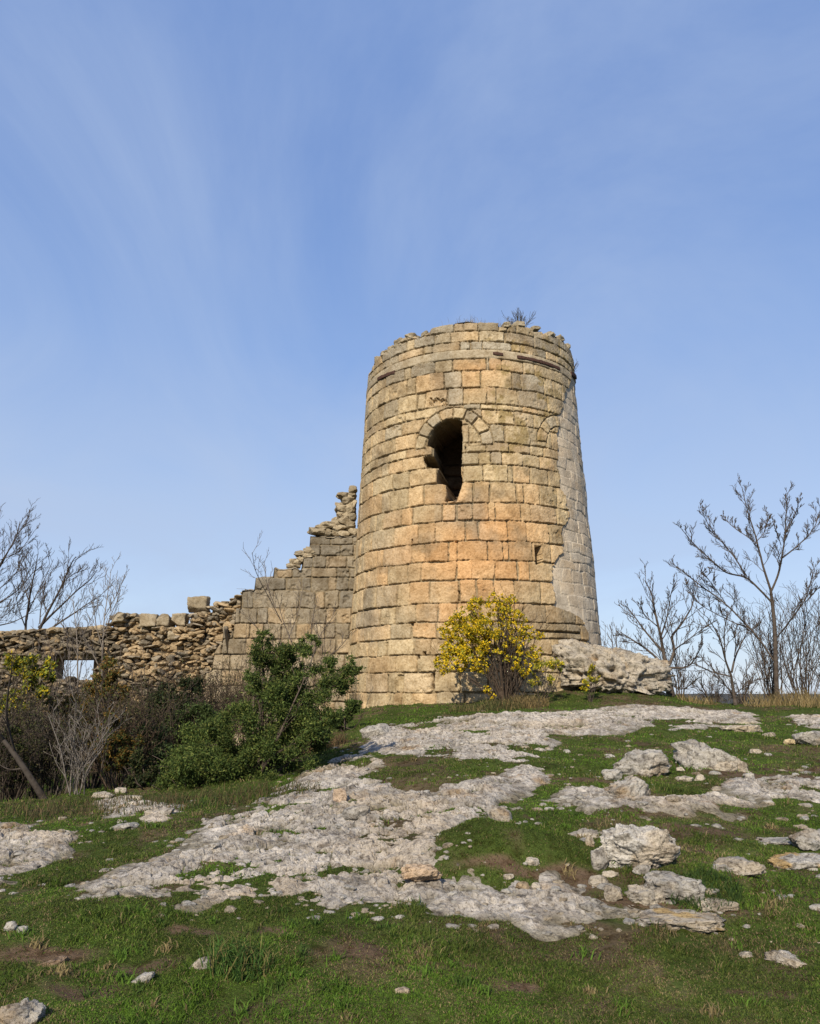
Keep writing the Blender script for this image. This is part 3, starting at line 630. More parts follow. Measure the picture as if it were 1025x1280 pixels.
# ---- stones
_ico = {}
def ico(n):
    if n not in _ico:
        import bmesh
        bm = bmesh.new(); bmesh.ops.create_icosphere(bm, subdivisions=n, radius=1)
        _ico[n] = (np.array([v.co[:] for v in bm.verts]), np.array([[v.index for v in f.verts] for f in bm.faces])); bm.free()
    return _ico[n]
def stone(size, sub, seed, box=.5, cuts=7, rough=.16, rot=0., post=None):
    "irregular rock about its centre: faceted by random cuts, roughened; size = half extents"
    r = np.random.default_rng(seed); P, f = ico(sub); P = P.copy()
    mx = np.abs(P).max(1, keepdims=True); P = P*(1 - box) + box*P/mx*.86
    P = P*(1 + .22*fbm(P*1.1 + seed*3.7, 2, seed))[:, None]
    for _ in range(cuts):
        n = r.normal(size=3); n /= np.linalg.norm(n); c = r.uniform(.58, .9); q = P @ n; P = P - np.maximum(q - c, 0)[:, None]*n*.92
    P = P*(1 + rough*fbm(P*2.6 + seed, 4, seed + 5, .6))[:, None]
    if sub > 4:
        Pn = P*np.asarray(size)/(size[0]*size[1]*size[2])**(1/3)
        for fq, am in ((1.7, .10), (3.6, .045), (8., .012)): P = P*(1 + am*worley(Pn*fq + seed*.7, seed)[2])[:, None]
    if sub > 3: Pn = P*np.asarray(size)/(size[0]*size[1]*size[2])**(1/3); P = P*(1 + .055*fbm(Pn*8 + seed, 3, seed + 9, .6) - .07*sstep(.2, .5, fbm(Pn*5 + seed, 3, seed + 11)))[:, None]
    if post is not None: P = post(P)
    P = P*np.asarray(size); c, s = math.cos(rot), math.sin(rot)
    return np.stack([P[:, 0]*c - P[:, 1]*s, P[:, 0]*s + P[:, 1]*c, P[:, 2]], -1), f
def _ico_stone(size, seed): return stone(size, 4, seed, .86, 3, .1)
for _k, (px, py, w, h) in enumerate(RIM_BLOCKS): rim_block(px, py, w*1.1, h*1.1, .24, 700 + _k, np.array([.34, .295, .215])*(.85 + .3*((_k*7) % 5)/5))
g = Geo()
for k, (px, py, w, h) in enumerate([(441,612,9,8),(430,620,17,6),(437,621,10,6),(434,627,14,7),(429,635,17,10),(438,636,12,10),(440,647,10,8),(431,650,14,9),(421,652,12,8),(437,657,12,10),(424,660,14,8),(411,657,18,7),(396,664,20,9),(408,666,14,8),(418,667,12,7),(430,667,14,8),(440,666,12,8),(402,660,14,7),(426,643,10,7),(433,643,10,6),(440,630,10,8),(440,620,10,7),
                                    (383,689,6,6),(375,692,12,6),(383,695,12,6),(390,688,14,7),(396,692,10,8),(366,703,7,7),(372,702,10,6),(364,707,9,5),(370,707,9,6),(376,699,8,6)]):
    for lay in range(3):
        c = at(px, py, WY + .12 + lay*.38); sz = np.array([w/2, w*.55, h/2])*WY/F*1.12
        P, f = stone(sz*np.array([1.2, 1, 1.3]), 3, 300 + k*3 + lay, .8, 8, .2, rng.uniform(-.3, .3)); g.add(P + c, f3=f, tint=np.array([.33, .275, .19])*rng.uniform(.7, 1.15))
o = g.build('rubble_core', M['rubble'], curtain, smooth=False); o['label'] = 'thin loose stones stacked on the steps'
# ---- rubble wall
rtop = np.array([(-140,800),(-60,796),(0,790),(60,786),(138,783),(140,768),(160,766),(178,771),(179,783),(236,783),(237,766),(262,766),(264,756),(283,750),(297,742),(312,738),(322,748)], float)
def rw_y(px): return np.interp(px, [-140, 0, 320], [24.6, 23.4, 22.35])
RX = np.array([float(at(p[0], p[1], rw_y(p[0]))[0]) for p in rtop]); RZ = np.array([float(at(p[0], p[1], rw_y(p[0]))[2]) for p in rtop])
rubwall = empty('rubble_wall', (RX.mean(), 23, -1.8), 'long broken wall of rough tan rubble left of the stepped masonry', 'wall')
hole_px = [(60, 822), (117, 822), (117, 850), (60, 850)]
hp = [at(x, y, rw_y(x)) for x, y in hole_px]; hx0, hx1, hz0, hz1 = hp[0][0], hp[1][0], hp[2][2], hp[0][2]
us = np.linspace(RX[0], RX[-1], 240); vs = np.linspace(-3.2, 2.6, 120); U, V_ = np.meshgrid(us, vs)
pxs = np.interp(us, RX, rtop[:, 0]); yb = rw_y(pxs); HR = np.interp(us, RX, RZ) - .06
vv = np.minimum(V_, HR[None, :]); YF = yb[None, :] + .05*fbm2(U, vv, 2, 4, 281) + .20
inh = (U > hx0) & (U < hx1) & (vv > hz0) & (vv < hz1)
cf = gridfaces(*U.shape); ab = (V_ > HR[None, :] + 1e-4).ravel(); cf = cf[~ab[cf].all(1) & ~inh.ravel()[cf].all(1)]
fr_ = np.stack([U, YF, vv], -1).reshape(-1, 3); bk = np.stack([U, YF + .95, vv], -1).reshape(-1, 3)
g = Geo(); tcol = np.array([.27, .205, .125])*(1 + .25*fbm2(U, vv, 3, 3, 282)).reshape(-1, 1)
g.add(fr_, cf, tint=tcol); g.add(bk, cf[:, ::-1], tint=tcol)
tp = np.stack([np.stack([us, YF[-1], HR], -1), np.stack([us, YF[-1] + .5, HR + .04], -1), np.stack([us, YF[-1] + .95, HR], -1)], 0)
g.add(tp.reshape(-1, 3), gridfaces(3, len(us)), tint=(.25, .195, .12))
for xa in (hx0, hx1):                                             # reveals of the hole
    y_ = float(np.interp(xa, us, yb)) + .05; g.add([(xa, y_, hz0), (xa, y_ + 1, hz0), (xa, y_ + 1, hz1), (xa, y_, hz1)], [[0, 1, 2, 3]], tint=(.25, .19, .12))
y_ = float(np.interp(hx0, us, yb)) + .05
for za in (hz0, hz1): g.add([(hx0, y_, za), (hx1, y_, za), (hx1, y_ + 1, za), (hx0, y_ + 1, za)], [[0, 1, 2, 3]], tint=(.25, .19, .12))
g.build('mortar_core', M['rubble'], rubwall)
g = Geo(); k = 0
for zrow_ in np.arange(-1.5, 2.5, .088):
    x = RX[0] + rng.uniform(0, .2)
    while x < RX[-1]:
        w = rng.uniform(.09, .36)*(1.3 if rng.random() < .2 else .8); h = rng.uniform(.05, .13)*(1.7 if rng.random() < .12 else 1)
        hx = float(np.interp(x + w/2, RX, RZ))
        zc = zrow_ + rng.uniform(-.045, .045)
        if zc < hx - h*.3 and not (hx0 - .1 < x + w/2 < hx1 + .05 and hz0 < zc < hz1 + .05):
            pxx = float(np.interp(x, RX, rtop[:, 0])); y_ = float(rw_y(pxx)) + .10*math.sin(x*2.1 + zc*3) + .07*math.sin(x*5.3 - zc*4) + rng.uniform(-.09, .09)
            P, f = stone((w*.62, rng.uniform(.14, .24), h*.70), 2, 1000 + k, .75, 7, .25, rng.uniform(-.3, .3)); k += 1
            tl = rng.uniform(-.35, .35); kd = .72 if x < RX[4] else .9; P = np.stack([P[:, 0], P[:, 1], P[:, 2] + P[:, 0]*tl], -1)
            base = np.array([.40, .30, .18]) if rng.random() < .25 + .5*(x > RX[6] and rng.random() < .8) else np.array([.29, .245, .18])
            g.add(P + (x + w/2, y_ + .08, zc), f3=f, tint=base*kd*rng.uniform(.6, 1.2))
        x += w*.92
for x in np.arange(RX[0], RX[-1], .16):                            # loose top course over the full thickness
    for q in range(4):
        xx = x + rng.uniform(-.05, .05); pxx = float(np.interp(xx, RX, rtop[:, 0])); hx = float(np.interp(xx, RX, RZ))
        P, f = stone((rng.uniform(.08, .17), rng.uniform(.1, .18), rng.uniform(.04, .09)), 2, 5000 + k, .5, 5, .2, rng.uniform(0, 3)); k += 1
        g.add(P + (xx, float(rw_y(pxx)) + .12 + .25*q, hx - .04 + rng.uniform(-.03, .03)), f3=f, tint=np.array([.33, .265, .175])*rng.uniform(.7, 1.15))
g.build('rubble_face', M['rubble'], rubwall, smooth=False)
for (xa, xb, ya, yb_) in [(236,262.5,746.5,766),(178,198,768,783.5),(198.5,216,767,783.5),(217,235.5,768,783.5),(265,283,800,822),(141,160,767,778),(213,236,784,800)]:
    c = at(.5*(xa+xb), .5*(ya+yb_), 22.7 + .25); s = 22.8/F
    P, f = stone(((xb-xa)*s*.54, .34, (yb_-ya)*s*.56), 4, int(xa), .93, 2, .06)
    o = mesh('block', P + c, [f], M['ashlar'], rubwall, tint=np.broadcast_to(np.array([.34, .285, .20])*rng.uniform(.85, 1.1), P.shape))

# ------------------------------------------------------------------ trees and shrubs
class Wood:
    def __init__(s, seed): s.br = []; s.r = np.random.default_rng(seed); s.tips = []
    def limb(s, pts, r0, r1): s.br.append((np.asarray(pts, float), np.linspace(r0, r1, len(pts))))
    def twigs(s, pts, r0, r1, level, maxl, n, lenf, up=.25, spread=.75, minr=.006, start=.15):
        pts = np.asarray(pts, float); seg = np.linalg.norm(np.diff(pts, axis=0), axis=1); Lt = seg.sum(); cum = np.r_[0, np.cumsum(seg)]
        for k in range(n):
            t = start + (1-start)*(k + s.r.uniform(.1, .9))/n; q = t*Lt; i = min(np.searchsorted(cum, q, 'right') - 1, len(seg)-1)
            p = pts[i] + (pts[i+1] - pts[i])*(q - cum[i])/max(seg[i], 1e-6); dr = (pts[i+1] - pts[i])/max(seg[i], 1e-6)
            side = np.cross(dr, s.r.normal(size=3)); side /= np.linalg.norm(side) + 1e-9
            v = dr*s.r.uniform(.5, 1) + side*s.r.uniform(.5, 1.1)*spread + np.array([0, 0, up]); v /= np.linalg.norm(v)
            ln = Lt*lenf*(1.0 - .3*t)*s.r.uniform(.6, 1.25); m = 5; path = [p]
            for j in range(m):
                v = v + s.r.normal(size=3)*.10 + np.array([0, 0, up*.20]); v /= np.linalg.norm(v); path.append(path[-1] + v*ln/m)
            rr = max((r0 + (r1-r0)*t)*.40, minr*(1.15 - .2*level)); re = max(rr*.4, minr*(.8 - .1*level)); s.limb(path, rr, re)
            if level < maxl: s.twigs(path, rr, re, level+1, maxl, max(3, int(n*.55)), max(lenf, .46), up, spread, minr, .25)
            else: s.tips.append(path[-1]); s.tips.append(path[-3])
    def geo(s, tint, sides=(3, 6), var=.25):
        g = Geo()
        for P, rad in s.br:
            n = len(P); k = sides[1] if rad[0] > .025 else sides[0]
            t = np.gradient(P, axis=0); t /= np.linalg.norm(t, axis=1, keepdims=True) + 1e-9
            a = np.cross(t, np.array([.31, .17, .93])); a /= np.linalg.norm(a, axis=1, keepdims=True) + 1e-9; b = np.cross(t, a)
            an = np.linspace(0, 2*math.pi, k, endpoint=False)
            V = P[:, None] + rad[:, None, None]*(a[:, None]*np.cos(an)[None, :, None] + b[:, None]*np.sin(an)[None, :, None])
            g.add(V.reshape(-1, 3), gridfaces(n, k, True), tint=np.asarray(tint)*(1 + s.r.uniform(-var, var)))
        return g
def smooth_path(pts, m=4):
    pts = np.asarray(pts, float); t = np.arange(len(pts)); tt = np.linspace(0, len(pts)-1, (len(pts)-1)*m + 1)
    P = np.stack([np.interp(tt, t, pts[:, c]) for c in range(3)], -1); Q = P.copy()
    for _ in range(3): Q[1:-1] = .25*Q[:-2] + .5*Q[1:-1] + .25*Q[2:]
    return Q
def px_limb(seq, d, depth=0., seed=0):
    r = np.random.default_rng(seed); n = len(seq); dy = np.linspace(0, 1, n)**1.2*depth
    P = np.array([at(x, y, d + dy[k] + (r.uniform(-.08, .08) if k else 0)) for k, (x, y) in enumerate(seq)]); return smooth_path(P)
def traced_tree(name, label, cat, trunk, limbs, d, r0, seed, scale=None, off=(0, 0), col=(.085, .068, .055), n=7, maxl=2, lenf=.36, group=None, base=None, minr=.0085, up=.25, d0=0):
    f = (lambda p: (off[0] + p[0]/scale, off[1] + p[1]/scale)) if scale else (lambda p: p)
    trunk = [f(p) for p in trunk]; P = px_limb(trunk, d, 0, seed)
    b = P[0].copy(); b[2] = min(b[2], float(terrain(b[:1], b[1:2])[0])) - .05; P = np.vstack([b[None], P])
    t = empty(name, b, label, cat, group); w = Wood(seed); w.limb(P, r0, r0*.55); w.geo(col, (5, 8), .05).build('trunk', M['bark'], t)
    w = Wood(seed + 1)
    for k, (pts, ra) in enumerate(limbs):
        q = px_limb([f(p) for p in pts], d, w.r.uniform(-1, 1)*1.1, seed + k); w.limb(q + .05*np.stack([fbm(q*1.7 + c_, 2, seed) for c_ in (0, 9, 17)], -1)*np.linspace(0, 1, len(q))[:, None], ra, max(ra*.22, minr)); w.twigs(q, ra, ra*.3, 1, maxl, n, lenf, up, .75, minr)
    w.geo(col).build('crown', M['bark'], t); return t
Zs, Zo = 3.596, (740, 590)
traced_tree('bare_tree', 'tallest bare tree, forked grey trunk rising from dry grass on the right crest', 'tree', [(830,1000),(826,860),(822,700),(812,600),(803,530)],
 [([(812,590),(750,525),(690,465),(600,458),(540,400),(490,360),(440,310),(405,255)],0.0252),([(690,465),(640,380),(570,300),(520,230),(485,160)],0.0216),
  ([(803,530),(770,430),(745,330),(715,230),(690,150),(675,65)],0.0288),([(745,325),(690,285),(640,255),(585,195)],0.0144),([(742,310),(775,270),(795,190)],0.0130),
  ([(806,535),(840,460),(855,370),(865,290),(875,190),(872,95)],0.0288),([(858,385),(920,335),(975,290),(1010,230),(1030,150)],0.0216),([(850,330),(830,270),(815,220)],0.0108),([(868,280),(915,200),(935,120)],0.0144),
  ([(832,740),(890,670),(960,580),(990,480),(1005,410)],0.0230),([(955,590),(1010,530),(1060,480)],0.0144),
  ([(818,850),(760,760),(690,680),(600,590),(500,520),(430,465),(378,425)],0.0259),([(700,700),(630,675),(560,640),(480,595),(420,500)],0.0173),([(600,590),(530,490),(490,440)],0.0108)],
 19.6, .062, 11, Zs, Zo, n=15, maxl=3, lenf=.20, minr=.0075)
traced_tree('bare_tree', 'low gnarled bare tree growing against the right end of the big boulder', 'tree', [(350,985),(345,930),(335,875)],
 [([(335,880),(318,800),(305,720),(285,640),(270,560),(235,485)],.05),([(320,810),(260,745),(200,660),(150,600)],.03),([(345,870),(375,800),(350,740),(400,690),(450,610),(470,540)],.045),
  ([(350,880),(430,880),(470,830),(500,770)],.03),([(335,875),(240,790),(160,745),(125,720)],.03),([(310,740),(340,650),(350,560),(365,520)],.025),([(370,800),(420,760),(520,690)],.02),([(350,950),(400,985),(470,930)],.018),([(300,700),(230,640),(215,590)],.02)],
 19.9, .10, 23, Zs, Zo, n=10, maxl=3, lenf=.36)
traced_tree('bare_tree', 'slender small bare tree between the boulder tree and the tallest tree', 'tree', [(645,1045),(635,980),(625,915)],
 [([(627,920),(600,850),(582,770),(550,700),(520,650)],.028),([(625,920),(560,905),(500,880),(450,860)],.022),([(628,900),(645,820),(685,740),(710,700)],.026),([(640,1000),(690,960),(745,930)],.015),([(600,850),(590,720),(610,640)],.018),([(640,830),(650,760),(640,700)],.014)],
 19.2, .05, 31, Zs, Zo, n=9, maxl=3, lenf=.36)
def thicket(name, label, cat, base, spread, top, n, seed, col, r0=.014, maxl=2, nt=6, lenf=.34, group=None, lean=0., minr=.006, part='stems', dead=0):
    "many bare stems rising from one root crown"
    t = empty(name, base, label, cat, group); w = Wood(seed); base = np.asarray(base)
    for k in range(n):
        a = w.r.uniform(0, 2*math.pi); e = np.array([math.cos(a)*spread*w.r.uniform(.2, 1) + lean, math.sin(a)*spread*.7*w.r.uniform(.2, 1), top*w.r.uniform(.6, 1.05)])
        b = base + np.array([math.cos(a)*spread*.22*w.r.random(), math.sin(a)*spread*.2*w.r.random(), -.08])
        q = [b, b + e*np.array([.18, .18, .3]), b + e*np.array([.5, .5, .66]), base + e]; q = smooth_path(np.array(q) + np.vstack([[0, 0, 0], w.r.normal(size=(3, 3))*.05*top]))
        w.limb(q, r0*w.r.uniform(.7, 1.3), minr); w.twigs(q, r0, minr, 1, maxl, nt, lenf, .2, .8, minr)
    w.geo(col).build(part, M['bark'], t)
    if dead:
        g = Geo(); tp_ = np.array(w.tips); leaves(g, tp_, np.full(len(tp_), .10), dead, .035, [np.array(col)*f_ for f_ in (.6, 1.0)] + [(.06, .065, .024), (.045, .05, .02), (.085, .075, .03)], w.r, aspect=2.6); g.build('dead_leaves', M['leaf'], t, smooth=False)
    return t, w
for px, sp, tp_, n, sd_, lb in [(925,.8,1.0,16,46,'low bare brush between the small bare tree and the tallest tree'),(890,.7,.8,14,47,'low bare brush right of the gnarled boulder tree'),(850,.6,1.5,12,48,'bare brush behind the gnarled boulder tree'),(965,.7,2.3,22,41,'dense bare brush tangled round the foot of the tallest tree'),(1005,.9,2.7,26,42,'tall bare brush at the right edge behind the dry grass'),(1045,.9,2.4,18,43,'bare brush spilling in from the right edge')]:
    p = at(px, 872, 20.6); p[2] = terrain(p[:1], p[1:2])[0]; thicket('bare_shrub', lb, 'shrub', p, sp, tp_, n, sd_, (.10, .078, .062), .016, 2, 6, .36)
p = at(757, 812, 22.5); p[2] = terrain(p[:1], p[1:2])[0]; thicket('bare_shrub', 'few thin bare stems beside the right foot of the tower', 'shrub', p, .45, 1.75 - p[2]*.8, 6, 44, (.12, .095, .075), .012, 2, 5, .3)
p = at(778, 812, 21.3); p[2] = terrain(p[:1], p[1:2])[0]; thicket('bare_shrub', 'upright bare twigs rising behind the top of the big boulder', 'shrub', p, .5, 1.9 - p[2]*.6, 7, 45, (.12, .095, .075), .012, 2, 5, .3)
# trees beyond the rubble wall
LT = [('widest bare tree, reaching in at the left edge beyond the rubble wall', [(-75,900),(-70,820),(-55,770)], [([(-55,770),(-25,735),(0,710),(15,680),(26,652)],.05),([(-50,765),(-10,760),(20,740),(45,712)],.04),([(-60,790),(-20,785),(15,780),(40,765)],.035),([(-55,770),(-40,730),(-20,690),(0,665)],.05),([(0,700),(25,690),(42,665)],.02),([(-10,720),(10,690),(32,650)],.025),([(-20,780),(10,770),(35,735)],.02),([(-15,745),(15,725),(35,690)],.02)], .12, 51, 10, .36),
 ('upright dark bare tree behind the left end of the rubble wall', [(28,900),(30,820),(33,770)], [([(33,775),(38,740),(43,715),(48,692)],.04),([(33,770),(45,745),(60,715),(66,700)],.025),([(32,785),(22,760),(18,730)],.025),([(36,750),(28,725),(25,700)],.02)], .06, 52, 8, .4),
 ('broad bare tree with fanned boughs beyond the middle of the rubble wall', [(44,900),(46,830),(48,790)], [([(48,790),(60,765),(76,735),(88,705),(95,695)],.045),([(48,785),(68,765),(92,742),(115,722),(122,712)],.04),([(50,795),(80,775),(105,758),(125,745)],.035),([(50,780),(52,750),(58,725)],.025),([(70,745),(85,720),(105,712)],.02)], .07, 53, 9, .38),
 ('thin pale bare sapling standing in front of the rubble wall', [(126,960),(127,880),(128,810)], [([(128,815),(130,780),(134,745),(138,712)],.022),([(128,800),(140,765),(152,735)],.016),([(128,810),(118,775),(116,740)],.016),([(127,840),(108,800),(98,780)],.016),([(131,770),(145,745),(156,720)],.012)], .028, 54, 7, .34),
 ('second thin bare sapling in front of the rubble wall with a pale stem', [(98,960),(97,880),(97,810)], [([(97,815),(95,780),(92,750)],.018),([(97,810),(108,785),(120,765)],.014),([(97,820),(85,795),(75,775)],.014)], .026, 55, 6, .34)]
for k, (lb, tr, li, r0, sd_, n, lf) in enumerate(LT):
    traced_tree('bare_tree', lb, 'tree', tr, li, 27 - k*.8 if k < 3 else (19 + k*.2), r0, sd_, col=(.085, .068, .056) if k < 3 else (.17, .145, .12), n=n + 2, maxl=3, lenf=lf, minr=.008 if k < 3 else .006)
traced_tree('bare_tree', 'twiggy leafless tree in front of the stepped masonry above the juniper', 'tree', [(372,960),(376,880),(384,845)],
 [([(384,845),(392,815),(402,790),(420,765)],.022),([(384,850),(370,815),(352,775),(345,740)],.02),([(384,848),(400,830),(430,805),(442,790)],.016),([(352,778),(335,745),(320,715),(314,690)],.014),([(345,760),(332,730),(330,700)],.011),([(378,870),(350,820),(325,790),(310,770)],.018),([(390,820),(388,780),(396,745)],.014),([(360,800),(375,760),(378,730)],.012)], 17.2, .04, 61, col=(.13, .105, .085), n=8, maxl=2, lenf=.3, minr=.005)
# foliage: leaf clumps made of small faces
def leaves(g, centres, radii, count, size, cols, rg, flat=.9, aspect=2.2, out=.5):
    cen = np.asarray(centres, float); rad = np.asarray(radii, float); wgt = rad**2.2; wgt /= wgt.sum()
    i = rg.choice(len(cen), count, p=wgt); v = rg.normal(size=(count, 3)); v /= np.linalg.norm(v, axis=1, keepdims=True)
    rr = np.abs(rg.normal(size=count))*.62*out/.5; P = cen[i] + v*(rad[i]*rr)[:, None]*np.array([1, 1, flat])
    dr = v*.8 + rg.normal(size=(count, 3))*.75 + np.array([0, 0, .35]); dr /= np.linalg.norm(dr, axis=1, keepdims=True)
    sd = np.cross(dr, rg.normal(size=(count, 3))); sd /= np.linalg.norm(sd, axis=1, keepdims=True) + 1e-9
    ln = (size*rg.uniform(.6, 1.4, count))[:, None]; wd = ln/aspect/2
    V = np.stack([P - dr*ln*.5, P + sd*wd, P + dr*ln*.5, P - sd*wd], 1).reshape(-1, 3)
    cc = np.asarray(cols)[rg.integers(0, len(cols), count)]*rg.uniform(.7, 1.3, (count, 1)); 
    pn = fbm(P*2.2, 3, 7); cc = cc*(1 + .45*pn[:, None])
    g.add(V, np.arange(count*4).reshape(-1, 4), tint=np.repeat(np.clip(cc, 0, 1), 4, 0))
def clumps(px_list, d, sub, rg, dspread=1., shrink=.45):
    cen, rad = [], []
    for (x, y, r) in px_list:
        for _ in range(sub):
            a = rg.uniform(0, 2*math.pi); q = r*math.sqrt(rg.random())*.85; dd_ = d + rg.uniform(-1, 1)*r*d/F*dspread
            cen.append(at(x + q*math.cos(a), y + q*math.sin(a), dd_)); rad.append(r*shrink*rg.uniform(.6, 1.1)*d/F)
    return np.array(cen), np.array(rad)
def leafy(name, label, cat, px_list, d, base_px, sub, count, size, cols, seed, stem_col=(.09, .07, .055), shrink=.42, aspect=2.2, nstem=14, r0=.02, part='foliage', dspread=1., group=None):
    rg = np.random.default_rng(seed); cen, rad = clumps(px_list, d, sub, rg, dspread, shrink)
    b = at(*base_px, d); b[2] = float(terrain(b[:1], b[1:2])[0])
    t = empty(name, b, label, cat, group); w = Wood(seed)
    for c in cen[rg.permutation(len(cen))[:nstem]]:
        m = b + (c - b)*.5 + rg.normal(size=3)*.12; q = smooth_path([b - (0, 0, .1), m, c]); w.limb(q, r0, .006); w.twigs(q, r0*.6, .006, 1, 1, 6, .3, .2, .8, .005, .35)
    w.geo(stem_col).build('stems', M['bark'], t)
    g = Geo(); leaves(g, cen, rad, count, size, cols, rg, aspect=aspect); g.build(part, M['leaf'], t, smooth=False); return t
GREEN = [(.048, .076, .018), (.066, .096, .022), (.090, .122, .028), (.034, .054, .015), (.125, .140, .034)]
leafy('juniper_bush', 'large dark green juniper bush spreading in front of the tower and walls', 'bush',
 [(338,815,26),(330,850,32),(365,830,28),(388,806,15),(420,845,27),(440,832,14),(395,870,42),(350,900,52),(300,920,45),(258,948,48),(222,965,30),(312,960,46),(372,925,42),(282,985,32),(340,970,36),(212,985,20),(408,905,24),(330,800,14)],
 10.6, (320, 985), 26, 200000, .036, GREEN, 71, shrink=.30, aspect=2.8, nstem=30, r0=.03)
leafy('juniper_bush', 'small dark juniper sprig at the left foot of the tower', 'bush', [(438,885,11),(430,897,10),(446,880,7),(425,905,8)], 15.5, (432, 912), 8, 7000, .055, GREEN[:4], 72, nstem=8, r0=.01)
YEL = [(.64, .43, .015), (.54, .40, .02), (.27, .26, .03), (.16, .19, .028), (.68, .45, .012), (.34, .30, .03), (.62, .42, .015)]
ybush = leafy('yellow_bush', 'yellow-leaved upright bush with dark stems in front of the tower', 'bush',
 [(622,752,14),(600,762,18),(580,775,20),(562,792,16),(592,795,26),(636,770,16),(550,828,9),(572,822,20),(612,795,26),(645,795,16),(600,832,14),(556,838,8),(628,765,14),(608,862,6),(615,870,6),(590,815,20),(640,750,8),(650,775,10),(658,792,12),(668,815,12),(652,835,14),(640,815,16),(675,795,7),(578,800,22),(560,815,14)],
 17.2, (632, 882), 34, 30000, .044, YEL, 73, stem_col=(.075, .055, .04), aspect=1.7, nstem=34, r0=.016, shrink=.24)
leafy('yellow_bush', 'low pale yellow sprigs left of the big boulder', 'bush', [(665,822,8),(680,835,13),(698,832,9),(672,850,10),(690,848,8)], 17.3, (675, 872), 6, 3000, .05, YEL[1:4] + [(.40, .36, .06)], 74, nstem=10, r0=.008)
leafy('yellow_bush', 'small olive and yellow plant growing at the face of the big boulder', 'bush', [(737,838,7),(742,848,8),(732,856,7)], 17.6, (738, 866), 6, 1500, .05, YEL[1:4], 75, nstem=8, r0=.007)
p = at(640, 882, 17.3); p[2] = terrain(p[:1], p[1:2])[0]
thicket('bare_shrub', 'dense leafless brown stems on the right side of the yellow bush', 'shrub', p, .75, 1.75, 26, 76, (.085, .065, .05), .012, 2, 5, .3)
# left undergrowth
DK = [(.026, .040, .014), (.034, .044, .016), (.050, .042, .018), (.020, .030, .012)]
BR = [(.13, .075, .022), (.15, .095, .022), (.085, .092, .026), (.060, .078, .022), (.19, .11, .022)]
leafy('evergreen_bush', 'dark blackish green bush between the rubble wall and the juniper', 'bush', [(205,868,22),(190,888,24),(225,885,26),(180,905,22),(215,915,22),(240,860,16)], 14.2, (205, 965), 8, 26000, .055, DK, 81, nstem=14)
leafy('evergreen_bush', 'bronze and olive leaved bush below the hole in the rubble wall', 'bush', [(112,868,18),(75,880,16),(160,905,16),(145,930,18),(110,920,18),(130,850,14),(140,838,14),(100,888,20),(125,890,20),(148,870,16),(85,905,14),(135,825,8)], 13.2, (115, 975), 7, 24000, .050, BR, 82, nstem=16)
leafy('evergreen_bush', 'small bright green bush behind the grey twig shrub', 'bush', [(45,935,12),(40,950,11),(50,960,9),(55,940,8)], 12.2, (46, 985), 7, 7000, .05, GREEN[1:], 83, nstem=8, r0=.01)
leafy('evergreen_bush', 'grey green low bush left of the juniper', 'bush', [(200,930,18),(185,920,14),(215,945,16),(195,955,14)], 12.0, (200, 985), 7, 11000, .05, [(.045, .065, .025), (.035, .055, .02), (.06, .075, .03)], 84, nstem=8)
leafy('yellow_bush', 'straggly yellow and olive shrub at the left edge before the rubble wall', 'bush', [(30,835,18),(50,850,18),(15,870,10),(45,862,14),(5,885,10),(25,878,12),(60,835,12),(20,830,14)], 12.6, (20, 985), 8, 8500, .055, YEL[1:4] + [(.09, .11, .03)], 85, nstem=16, r0=.014)
UG = [(95,1000,10.8,.5,1.15,7,(.17, .15, .13),'pale grey twiggy shrub rising from the turf at the left'),(60,985,12.0,.9,1.3,18,(.095, .078, .062),'dark brown dead shrub left of the pale grey twigs'),(150,985,11.8,.85,1.3,18,(.105, .075, .055),'reddish brown dead shrub right of the pale grey twigs'),
 (10,985,11.6,.9,1.3,20,(.075, .058, .045),'dark dead shrub at the left edge under the yellow shrub'),(185,985,12.8,.9,1.25,20,(.085, .066, .050),'dark brown thicket below the blackish green bush'),(235,960,14.8,1.0,1.5,24,(.085, .062, .046),'dark twig thicket behind the juniper'),
 (270,930,17.5,1.1,1.6,22,(.11, .078, .055),'brown twig thicket at the foot of the rubble wall'),(120,960,15.5,1.2,1.6,24,(.08, .06, .046),'dark twig thicket under the rubble wall hole'),(40,960,16.0,1.2,1.6,20,(.075, .058, .046),'dark twig thicket below the left end of the rubble wall'),(310,880,19.5,.7,1.6,16,(.14, .10, .07),'pale brown upright twigs against the corner of the stepped masonry')]
for k, (px, py, d, sp, tp_, n, c, lb) in enumerate(UG):
    p = at(px, py, d); p[2] = float(terrain(p[:1], p[1:2])[0]); thicket('dead_shrub', lb, 'shrub', p, sp, tp_, int(n*1.3), 90 + k, np.array(c)*(.8 if k else 1), .010, 2, 8, .36, minr=.0045, dead=0 if k == 0 else 5500)
for k, (px, py, d, sp, tp_, n, c, lb) in enumerate([(78,960,14.2,.7,2.6,16,(.12,.10,.085),'tall thin bare stems crossing in front of the hole in the rubble wall'),(20,960,14.5,.7,2.5,7,(.10,.082,.066),'tall bare stems in front of the left end of the rubble wall'),
  (165,950,16.5,.6,2.4,6,(.11,.088,.07),'tall thin bare stems against the middle of the rubble wall'),(318,905,18.8,.5,2.6,7,(.13,.10,.075),'tall bare stems against the left edge of the stepped masonry'),(400,880,18.5,.5,2.2,6,(.12,.095,.075),'bare stems between the stepped masonry and the tower')]):
    p = at(px, py, d); p[2] = float(terrain(p[:1], p[1:2])[0]); thicket('bare_shrub', lb, 'shrub', p, sp, tp_, n, 130 + k, c, .011, 2, 7, .3, minr=.005)
